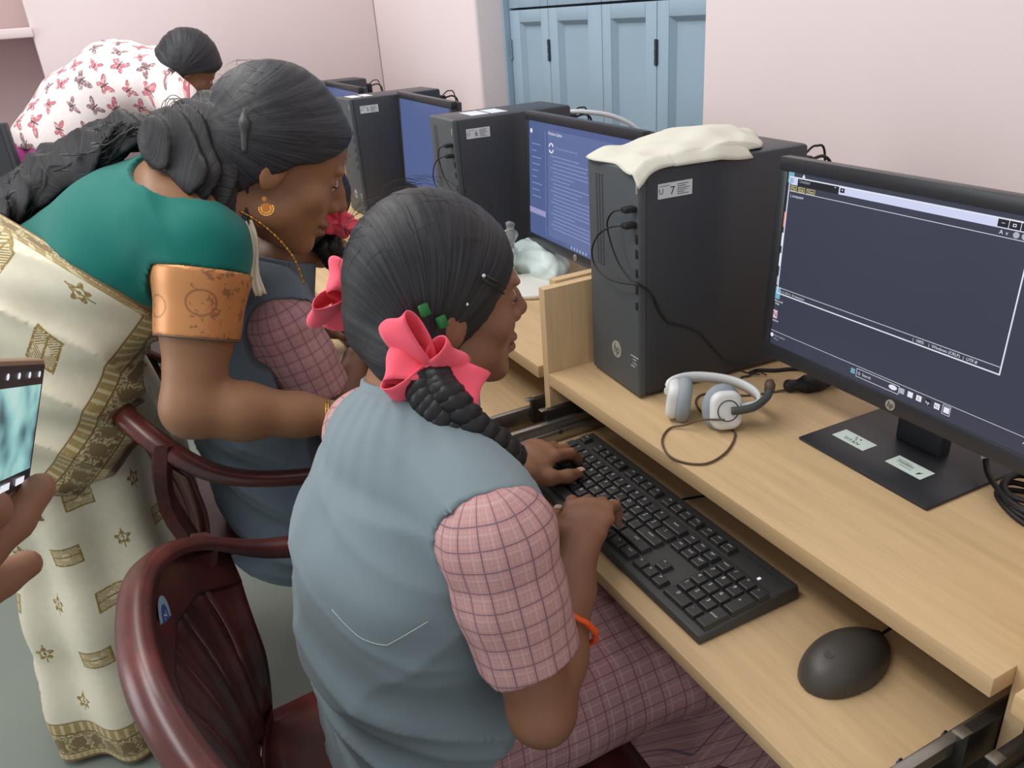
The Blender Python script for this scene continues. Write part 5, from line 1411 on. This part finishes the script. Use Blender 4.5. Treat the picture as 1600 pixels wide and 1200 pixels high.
# sari skirt
S = Sdf(); fc = V(-.535, -.745, 0)
lv = [(.93, .155, .130, HT + V(0, .0, .05)), (.80, .175, .155, V(-.548, -.760, .80)), (.55, .185, .165, V(-.555, -.730, .55)), (.30, .190, .165, V(-.535, -.735, .30)), (.12, .190, .165, V(-.515, -.755, .12)), (.0, .190, .165, V(-.510, -.765, -.02))]
S.chain([q[3] for q in lv], [(q[1], q[2]) for q in lv], .03, side=(.8, -.5, 0))
S.post.append(lambda P, d: np.maximum(d + .020 * (1.05 - P[:, 2]) * np.sin(np.arctan2(P[:, 1] - fc[1], P[:, 0] - fc[0]) * 9 + 2.0 * P[:, 2] + wob(P, 6, 2)) * .9 + .005 * wob(P, 22, 5), .012 - P[:, 2]))
def pcs(v):
    a = np.arctan2(v[:, 1] + .745, v[:, 0] + .535) * .19
    return np.stack([a, v[:, 2], np.maximum(v[:, 2] - .012, .0002) * .88], 1)
S.build('sari_skirt', M_SARI, tch, .0052, pcs, relax=1)
# draped upper cloth round hips and waist
S = Sdf()
S.chain([tsp[1], tsp[2], tsp[3] + V(0, .01, .03), V(-.545, -.785, .80), V(-.555, -.785, .66)], [(.154, .116), (.160, .128), (.190, .150), (.212, .182), (.205, .185)], .04, side=Xt)
S.chain([tsp[2] + V(.12, .05, -.04), V(-.36, -.68, .81), V(-.36, -.70, .68)], [.045, .075, .06], .06)
eA, eB, eC = V(-.225, -.625, .790), V(-.30, -.70, .66), V(-.22, -.88, .66)
bn = nrm(V(.286, .634, -.719)); bp_ = V(-.243, -.598, .754)
s1_ = nrm(V(-.084, -.224, -.231))
def drf(P, d):
    ts_ = (P - bp_.astype(np.float32)) @ s1_.astype(np.float32); r = (P - bp_.astype(np.float32)) @ bn.astype(np.float32) + .7 * (np.clip(ts_, -.02, .40) - .17) ** 2 - .020 + .003 * wob(P, 20, 8); q = (P - tp_.astype(np.float32)) @ tnn.astype(np.float32)
    f = np.sin(P @ (V(.25, .15, 1.0) * 62).astype(np.float32) + 1.8 * wob(P, 8, 4) + 4 * P[:, 0])
    g = q * 52 + 1.6 * wob(P, 6, 14) + (P @ s1_.astype(np.float32)) * 9; rd = (1 - np.abs(np.sin(g))) ** 2
    d = d + (.0050 * f - .0125 * rd) * np.clip(-q / .03, .1, 1) + .004 * wob(P, 24, 9)
    return np.maximum(np.maximum(d, r), q)
S.post.append(drf)
def pcd(v):
    r = -((v - bp_) @ bn + .7 * (np.clip((v - bp_) @ s1_, -.02, .40) - .17) ** 2 - .020); q = -((v - tp_) @ tnn)
    a = np.arctan2(v[:, 1] + .80, v[:, 0] + .44) * .20
    wq = np.clip(np.minimum(r, q * 4.2), .0002, .2)
    return np.stack([(v - bp_) @ s1_ * .9, r * .8 + .02, wq], 1)
S.build('sari_drape', M_SARI, tch, .0046, pcd)
# fold of the sari over the far shoulder, falling by the face
o = MB().grid(lambda u, v: lerp(lerp(V(-.222, -.392, 1.03), V(-.230, -.378, 1.03), u), lerp(V(-.190, -.400, .92), V(-.196, -.386, .92), u), v) + V(.004 * math.sin(9 * u + 4 * v), .004 * math.sin(6 * v), 0), 8, 16).build('sari_end', M_SARI, None, smooth=True)
sm = o.modifiers.new('thickness', 'SOLIDIFY'); sm.thickness = .003; wparent(o, tch)
at = o.data.attributes.new('pc', 'FLOAT_VECTOR', 'POINT'); at.data.foreach_set('vector', np.array([(v.co.x, .0, .0) for v in o.data.vertices], np.float32).ravel())
# hair: combed back into a clip, then a long loose tail lying on her back
TL = [(-.16, -.07), (-.10, -.058), (-.06, -.040), (-.03, -.016), (-.012, .002), (.010, .022), (.024, .048), (.040, .064), (.058, .076), (.080, .082), (.10, .06), (.13, .05)]
skull_hair(Ct, Mt_, ts, tch, 'hair', M_HAIR, TL, .013, .004, comb=(0, -.11, .0), ripple=.0005, cnt=30, back=.01)
flyaway(Ct, Mt_, ts, tch, M_HAIRB, 70, 9)
tie = V(-.372, -.468, 1.150)
hp_ = [wt(0, -.085, .010), wt(.012, -.118, -.025), lerp(wt(.012, -.118, -.025), tie, .6), tie]
S = Sdf(); S.chain(hp_, [(.060, .050), (.058, .042), (.036, .028), (.016, .014)], .03, side=Xt)
S.ell(wt(.05, -.075, -.045), (.040, .050, .035), k=.04); S.ell(wt(.042, -.045, -.092), (.036, .045, .045), k=.04); S.ell(wt(.03, -.02, -.125), (.034, .035, .035), k=.04)
dr = nrm(tie - hp_[0]); A_ = Xt; B_ = np.cross(dr, A_)
def wav(c0, D, am=.0035):
    A = nrm(np.cross(D, (0, 0, 1))); B = np.cross(D, A)
    def f(P, d):
        L = P - c0.astype(np.float32); a = L @ A.astype(np.float32); b = L @ B.astype(np.float32); z = L @ D.astype(np.float32)
        return d + am * np.sin(a * 340 + 2.2 * np.sin(z * 38) + b * 120) + am * .8 * np.sin(a * 150 + 60 * b + 3 * np.sin(z * 24 + 1)) + .003 * wob(P, 40, 7)
    return f
def pch(c0, D):
    A = nrm(np.cross(D, (0, 0, 1))); B = np.cross(D, A)
    def f(v):
        L = v - c0; a = L @ A; b = L @ B; z = L @ D
        return np.stack([a * 9 + b * 6 + .25 * np.sin(z * 38), z * 3, b * 3], 1)
    return f
S.post.append(wav(tie, dr, .0042)); S.build('gathered_hair', M_HAIRW, tch, .0036, pch(tie, dr))
tl = [tie, tie + V(-.035, -.045, .012), V(-.46, -.570, 1.130), V(-.51, -.635, 1.100), V(-.53, -.70, 1.06), V(-.545, -.735, 1.02)]
S = Sdf(); S.chain(tl, [(.014, .013), (.034, .024), (.050, .032), (.062, .036), (.058, .032), (.034, .018)], .02, side=Xt)
D2 = nrm(tl[3] - tl[0]); S.post.append(wav(tie, D2, .005)); S.build('long_hair_tail', M_HAIRW, tch, .0040, pch(tie, D2))
M_STRD = plain('hair_strand', (50, 47, 49), .4, .5, var=.3, sc=40)
rnd_ = random.Random(4); m = MB()
cp = smooth_path(tl, 6); 
for i in range(260):
    a = rnd_.uniform(0, 6.28); rr = rnd_.uniform(.85, 1.25); ph = rnd_.uniform(0, 6.28); fq = rnd_.uniform(3, 6); st_ = rnd_.randint(0, 6)
    q = []
    for k in range(st_, len(cp)):
        u = k / (len(cp) - 1); R0 = .013 + .048 * math.sin(min(1, u * 1.25) * math.pi * .62)
        q.append(cp[k] + Xt * R0 * rr * math.cos(a + .25 * math.sin(fq * u * 6 + ph)) + np.cross(D2, Xt) * R0 * .62 * rr * math.sin(a + .25 * math.sin(fq * u * 6 + ph)) + V(0, -.004, .005) * math.sin(fq * 4 * u + ph))
    m.tube(q, .0010, 3, cap=False)
for i in range(90):
    a = rnd_.uniform(0, 6.28); ph = rnd_.uniform(0, 6.28)
    q = [lerp(hp_[0], tie, u) + Xt * (.064 - .048 * u) * math.cos(a + .3 * math.sin(5 * u + ph)) + B_ * (.050 - .036 * u) * math.sin(a + .3 * math.sin(5 * u + ph)) for u in np.linspace(0, 1, 12)]
    m.tube(q, .0006, 3, cap=False)
# curl escaping at the nape
for i in range(7):
    c0 = wt(-.03 + .010 * i, -.118 - .002 * i, .008 + .003 * (i % 3)); q = [c0 + V(.0, -.010 - .012 * math.cos(a), .004 + .016 * math.sin(a)) * (1 + .03 * i) for a in np.linspace(-.3, 3.4 + i * .08, 12)]
    m.tube(q, .0006, 3, cap=False)
o = m.build('loose_hair_strands', M_STRD, None, fix=False); tag(o, kind='stuff'); wparent(o, tch)
S = Sdf(); fx = fr3(dr, Xt); S.chain([tie + (fx[:, 0] * math.cos(a) + fx[:, 2] * math.sin(a)) * .0190 for a in np.linspace(0, 6.2832, 17)], [(.0105)] * 17, .006); S.build('coral_hair_band', M_RIB, tch, .0022)
cl = Sdf(); cl.chain([wt(.050, -.070, .075), wt(.074, -.060, .030), wt(.080, -.05, .0)], [.005, .006, .004]); cl.build('grey_hair_clip', M_DGR, tch, .002)
# jewellery
er = bpy.data.objects.new('earring', None); COL.objects.link(er); wparent(er, tch)
ec = wt(.084, -.004, -.052); fe = fr3(nrm(Mt_[:, 0]), (0, 0, 1))      # face outwards
def eput(o): o.parent = er
eput(disc('earring_stud', M_GOLD, None, ec + V(0, 0, .006), fe[:, 0], fe[:, 2], .0035, .002, 16))
eput(disc('earring_drop', M_GOLD, None, ec + V(0, 0, -.009), fe[:, 0], fe[:, 2], .0100, .0016, 24, ry=.0085))
for r_, n_ in ((.0108, 17), (.0070, 11)):
    mm_ = MB()
    for k in range(n_):
        a = math.pi * (.9 + 1.2 * k / (n_ - 1)); p = ec + V(0, 0, -.009) + fe[:, 0] * r_ * math.cos(a) + fe[:, 2] * r_ * .9 * math.sin(a) + Mt_[:, 0] * .0012
        mm_.lathe([(.0002, -.0013), (.0012, 0), (.0002, .0013)], 6, p)
    eput(mm_.build('earring_beads', M_GOLD, None))
fw = fr3(nrm(tWR - tER), (0, 0, 1)); cb_ = lerp(tER, tWR, .93)
for k, off in enumerate((-.002, .0015)):
    o = MB().tube([cb_ + nrm(tWR - tER) * off + (fw[:, 0] * math.cos(a) + fw[:, 2] * math.sin(a)) * (.0305 + .0005 * math.sin(24 * a)) for a in np.linspace(0, 6.2832, 72)], .0016, 6, cap=False).build('gold_bangle', M_GOLD, None, smooth=True); wparent(o, tch)
nkp = smooth_path([wt(.045, -.055, -.085), tn + V(.062, -.01, .01), tn + V(.075, .045, -.03), tn + V(.070, .085, -.09), tn + V(.050, .10, -.15)], 10)
m = MB()
for i in range(len(nkp) - 1):
    m.tube([nkp[i], nkp[i + 1]], .0014 if i % 2 else .0021, 6)
o = m.build('gold_chain', M_GOLD, None, smooth=True); wparent(o, tch)

# ================================================================ woman in the butterfly print
def fly_m():
    m = Mt('white_cloth_pink_butterfly_print', .8, .2); u, v, w = m.sep(m.attr('pc')); P_ = .066
    row = (v / P_).fl(); uu = u / P_ + (row * .5).fr() + (row * .37).sin() * .2
    cu = uu.fl(); h = m.rnd(m.comb(cu, row)); h2 = m.rnd(m.comb(cu + 7.3, row + 3.1)); h3 = m.rnd(m.comb(cu + 17.3, row + 9.1))
    x = (uu.fr() - .5) + (h - .5) * .22; y = ((v / P_).fr() - .5) + (h2 - .5) * .25
    an = (h3 - .5) * 2.2; c_, s_ = X.op('COSINE', an), an.sin(); xr = (x * c_ - y * s_).ab(); yr = x * s_ + y * c_
    sz = .95 + h * .55; xr = xr / sz; yr = yr / sz
    def el(cx, cy, a, b, sl): 
        dx = xr - cx; dy = yr - cy - dx * sl
        return ((dx / a) * (dx / a) + (dy / b) * (dy / b)).lt(1)
    up_ = el(.17, .09, .17, .105, .55); lo_ = el(.11, -.12, .10, .10, -.4); bd = xr.lt(.018) * yr.ab().lt(.17)
    ink = (up_.mx(lo_)); inner = el(.17, .09, .115, .065, .55).mx(el(.11, -.12, .06, .06, -.4))
    n = m.noise(m.attr('pc'), 130, 3); pink = h2.gt(.45)
    col = m.mix(pink, lin((158, 122, 126)), lin((212, 122, 134))); dk = m.mix(pink, lin((122, 96, 102)), lin((168, 92, 104)))
    wh = m.mix(n, lin((236, 222, 220)), lin((244, 234, 232)))
    c = m.mix(ink * .9, wh, dk); c = m.mix(ink * inner, c, col); c = m.mix(ink * n.gt(.56) * .6, c, wh); c = m.mix(bd, c, lin((86, 66, 72))); m.color(c)
    m.bump(m.noise(m.obj(), 60, 3), .3, .002); return m.m
wm = thing('person', 'woman in white butterfly-print tunic bending down at the back left', 'person', (-2.22, -.70, 0), 0)
Cw = V(-2.081, -0.214, 1.180); Mw = fr3((-.10, .74, -.66), (0, .7, .7)); ww = to_w(Cw, Mw, 0.92)
wn = V(-2.109, -0.277, 1.177); wsp = [V(-2.127, -0.336, 1.156), V(-2.186, -0.441, 1.155), V(-2.226, -0.562, 1.083), V(-2.234, -0.689, 0.966)]
wSR = V(-1.932, -0.280, 1.092); wSL = V(-2.279, -0.315, 1.155); wER = V(-1.797, -0.242, 0.914); wEL = V(-2.241, -0.213, 0.962); Xw = nrm(wSR - wSL)
S = Sdf(); head(S, Cw, Mw, 0.92); S.chain([ww(0, -.02, -.05), wn], [.053, .06], .02)
S.chain([wn] + wsp, [(.06, .055), (.12, .08), (.13, .09), (.12, .09), (.15, .11)], .03, side=Xw)
for s_, e_, w_, th in ((wSR, wER, wER + V(-.06, .17, -.10), -1), (wSL, wEL, wEL + V(.05, .17, -.12), 1)):
    S.chain([s_, e_], [.046, .038], .02); S.chain([e_, w_], [.038, .025], .02); hand(S, w_, (0, .9, -.3), (0, .3, .9), th, .95)
for sx in (-1, 1):
    a_ = V(-2.23 + sx * .08, -.74, .09); S.chain([wsp[3] + V(sx * .08, 0, -.03), wsp[3] + V(sx * .09, -.03, -.42), a_], [.09, .065, .04], .02); S.chain([a_, a_ + V(0, .12, -.06)], [.038, .024], .02)
S.build('body', M_SKIN2, wm, .0055, head_pc(Cw, Mw, 0.92)); eyes(Cw, Mw, wm, 0.92)
S = Sdf(); S.chain([lerp(wn, wsp[0], .5)] + wsp, [(.09, .07), (.150, .105), (.172, .125), (.170, .130), (.172, .135)], .04, side=Xw)
S.chain([wSL, wsp[0], wSR], [.064, .08, .064], .03)
for s_, e_ in ((wSR, wER), (wSL, wEL)): S.chain([s_, lerp(s_, e_, .7)], [.066, .062], .03); 
_n = nrm(V(0, -.12, -1)).astype(np.float32); _c = float(_n @ (wsp[3] + V(0, 0, .010)))
S.post.append(lambda P, d: np.where(P[:, 1] < -.50, np.maximum(d, P @ _n - _c), d))
S.post.append(lambda P, d: d + .007 * wob(P, 16, 3) + .003 * wob(P, 42, 4))
sdw = nrm(wn - wsp[2])
S.build('butterfly_print_tunic', fly_m(), wm, .006, arc_pc(wsp[2], wn, (.3, .0, 1), .14), relax=1)
S = Sdf(); S.chain([lerp(wsp[2], wsp[3], .6), wsp[3] + V(0, 0, -.03), V(-2.22, -.72, .78), V(-2.23, -.74, .45), V(-2.23, -.74, .10)], [(.140, .122), (.165, .130), (.165, .14), (.19, .16), (.16, .14)], .03, side=(1, 0, 0))
S.post.append(lambda P, d: d + .008 * np.sin(np.arctan2(P[:, 1] + .72, P[:, 0] + 2.22) * 10) + .004 * wob(P, 20, 3)); S.build('magenta_trousers', M_MAG, wm, .008)
skull_hair(Cw, Mw, 1.02, wm, 'hair', M_HAIR, TL, .013, .005)
cl = Sdf(); cl.chain([ww(.052, -.062, .088), ww(.070, -.045, .075)], [.004, .005]); cl.build('shiny_hair_clip', M_SILV, wm, .002)

# ================================================================ phone held up at the left edge
pT = V(.534, -.622, 1.129); pB = -nrm(V(.022, -.029, -.069)); pL = nrm(V(.076, -.017, .014) - pB * (V(.076, -.017, .014) @ pB)); pN = np.cross(pB, -pL); pN = nrm(pN)
if pN @ (V(1.0531, -.5662, 1.2985) - pT) < 0: pN = -pN
phn = thing('phone', 'smartphone in tan case held up at the left edge, its camera view lit', 'phone', tuple(pT))
HPH, WPH = .077, .158
def pq(x, y, d): return pL * x - pB * y + pN * d           # x to the left, y down, relative to the corner
def pbox(name, mat, x0, y0, x1, y1, d0, d1, bev):
    vs = [pq(x, y, d) for d in (d0, d1) for x, y in ((x0, y0), (x1, y0), (x1, y1), (x0, y1))]
    return MB().add(vs, [(0, 3, 2, 1), (4, 5, 6, 7), (0, 1, 5, 4), (1, 2, 6, 5), (2, 3, 7, 6), (3, 0, 4, 7)]).build(name, mat, phn, bevel=bev)
pbox('case', plain('tan_phone_case', (150, 122, 98), .5, .4), 0, 0, WPH, HPH, -.011, -.001, .0022)
pbox('glass', M_BEZ, .0028, .0028, WPH - .0028, HPH - .0028, -.001, -.0004, .0002)
ms_ = Mt('phone_camera_view', .2, .4); ms_.color((.02, .02, .02, 1)); nzp = ms_.noise(ms_.obj(), 26, 2); ms_.emit(ms_.ramp(nzp, [(.38, lin((70, 96, 100))), (.47, lin((120, 168, 172))), (.56, lin((160, 214, 210))), (.68, lin((190, 226, 222)))]), .85)
def pqd(name, mat, x0, y0, x1, y1, d): return MB().add([pq(x, y, d) for x, y in ((x0, y0), (x1, y0), (x1, y1), (x0, y1))], [(0, 1, 2, 3)]).build(name, mat, phn, fix=False)
pqd('screen', ms_.m, .006, .0145, WPH - .014, HPH - .013, -.0002)
for x_ in (.012, .030, .048, .066): disc('screen_icon', L_W, phn, pq(x_, .0085, -.0003), pL, -pB, .0018, .0002, 16)
for x_ in (.015, .04, .065): pqd('screen_control', L_W, x_, HPH - .010, x_ + .015, HPH - .006, 0)
HANDP = dict(th=[(.6061, -.6996, 1.0494), (.5915, -.6766, 1.0513), (.5821, -.660, 1.0563), (.5709, -.6436, 1.0669)], f=[(.5915, -.7108, 1.0201), (.5738, -.6784, 1.018), (.5637, -.6652, 1.0164)], palm=(.591, -.7162, 1.0398), wrist=(.6116, -.765, 1.045), elb=(.612, -.90, 1.045))
hd_ = thing('person', 'hand at the left edge holding the phone, rest of the body out of view', 'person', (.60, -.72, 0))
S = Sdf()
S.chain([V(*q) for q in HANDP['th']], [.016, .0125, .0105, .0088], .006)
S.chain([V(*q) for q in HANDP['f']], [.0125, .0105, .0088], .006)
fb_ = [pT + pq(.050, HPH + .004, -.006), pT + pq(.040, HPH - .004, -.022), pT + pq(.030, .045, -.021)]
S.chain([V(*HANDP['palm'])] + fb_, [.016, .0105, .0100, .0082], .006); S.chain([V(*HANDP['palm']), pT + pq(.075, HPH + .004, -.006), pT + pq(.065, HPH - .01, -.022), pT + pq(.055, .040, -.021)], [.016, .0105, .010, .0085], .006)
S.chain([V(*HANDP['palm']), V(*HANDP['f'][0]), V(*HANDP['th'][0])], [.021, .019, .018], .02)
S.chain([V(*HANDP['palm']), V(*HANDP['wrist']), V(*HANDP['elb'])], [(.034, .018), (.029, .021), (.040, .038)], .02, side=pB)
S.build('hand', M_SKIN2, hd_, .0028)
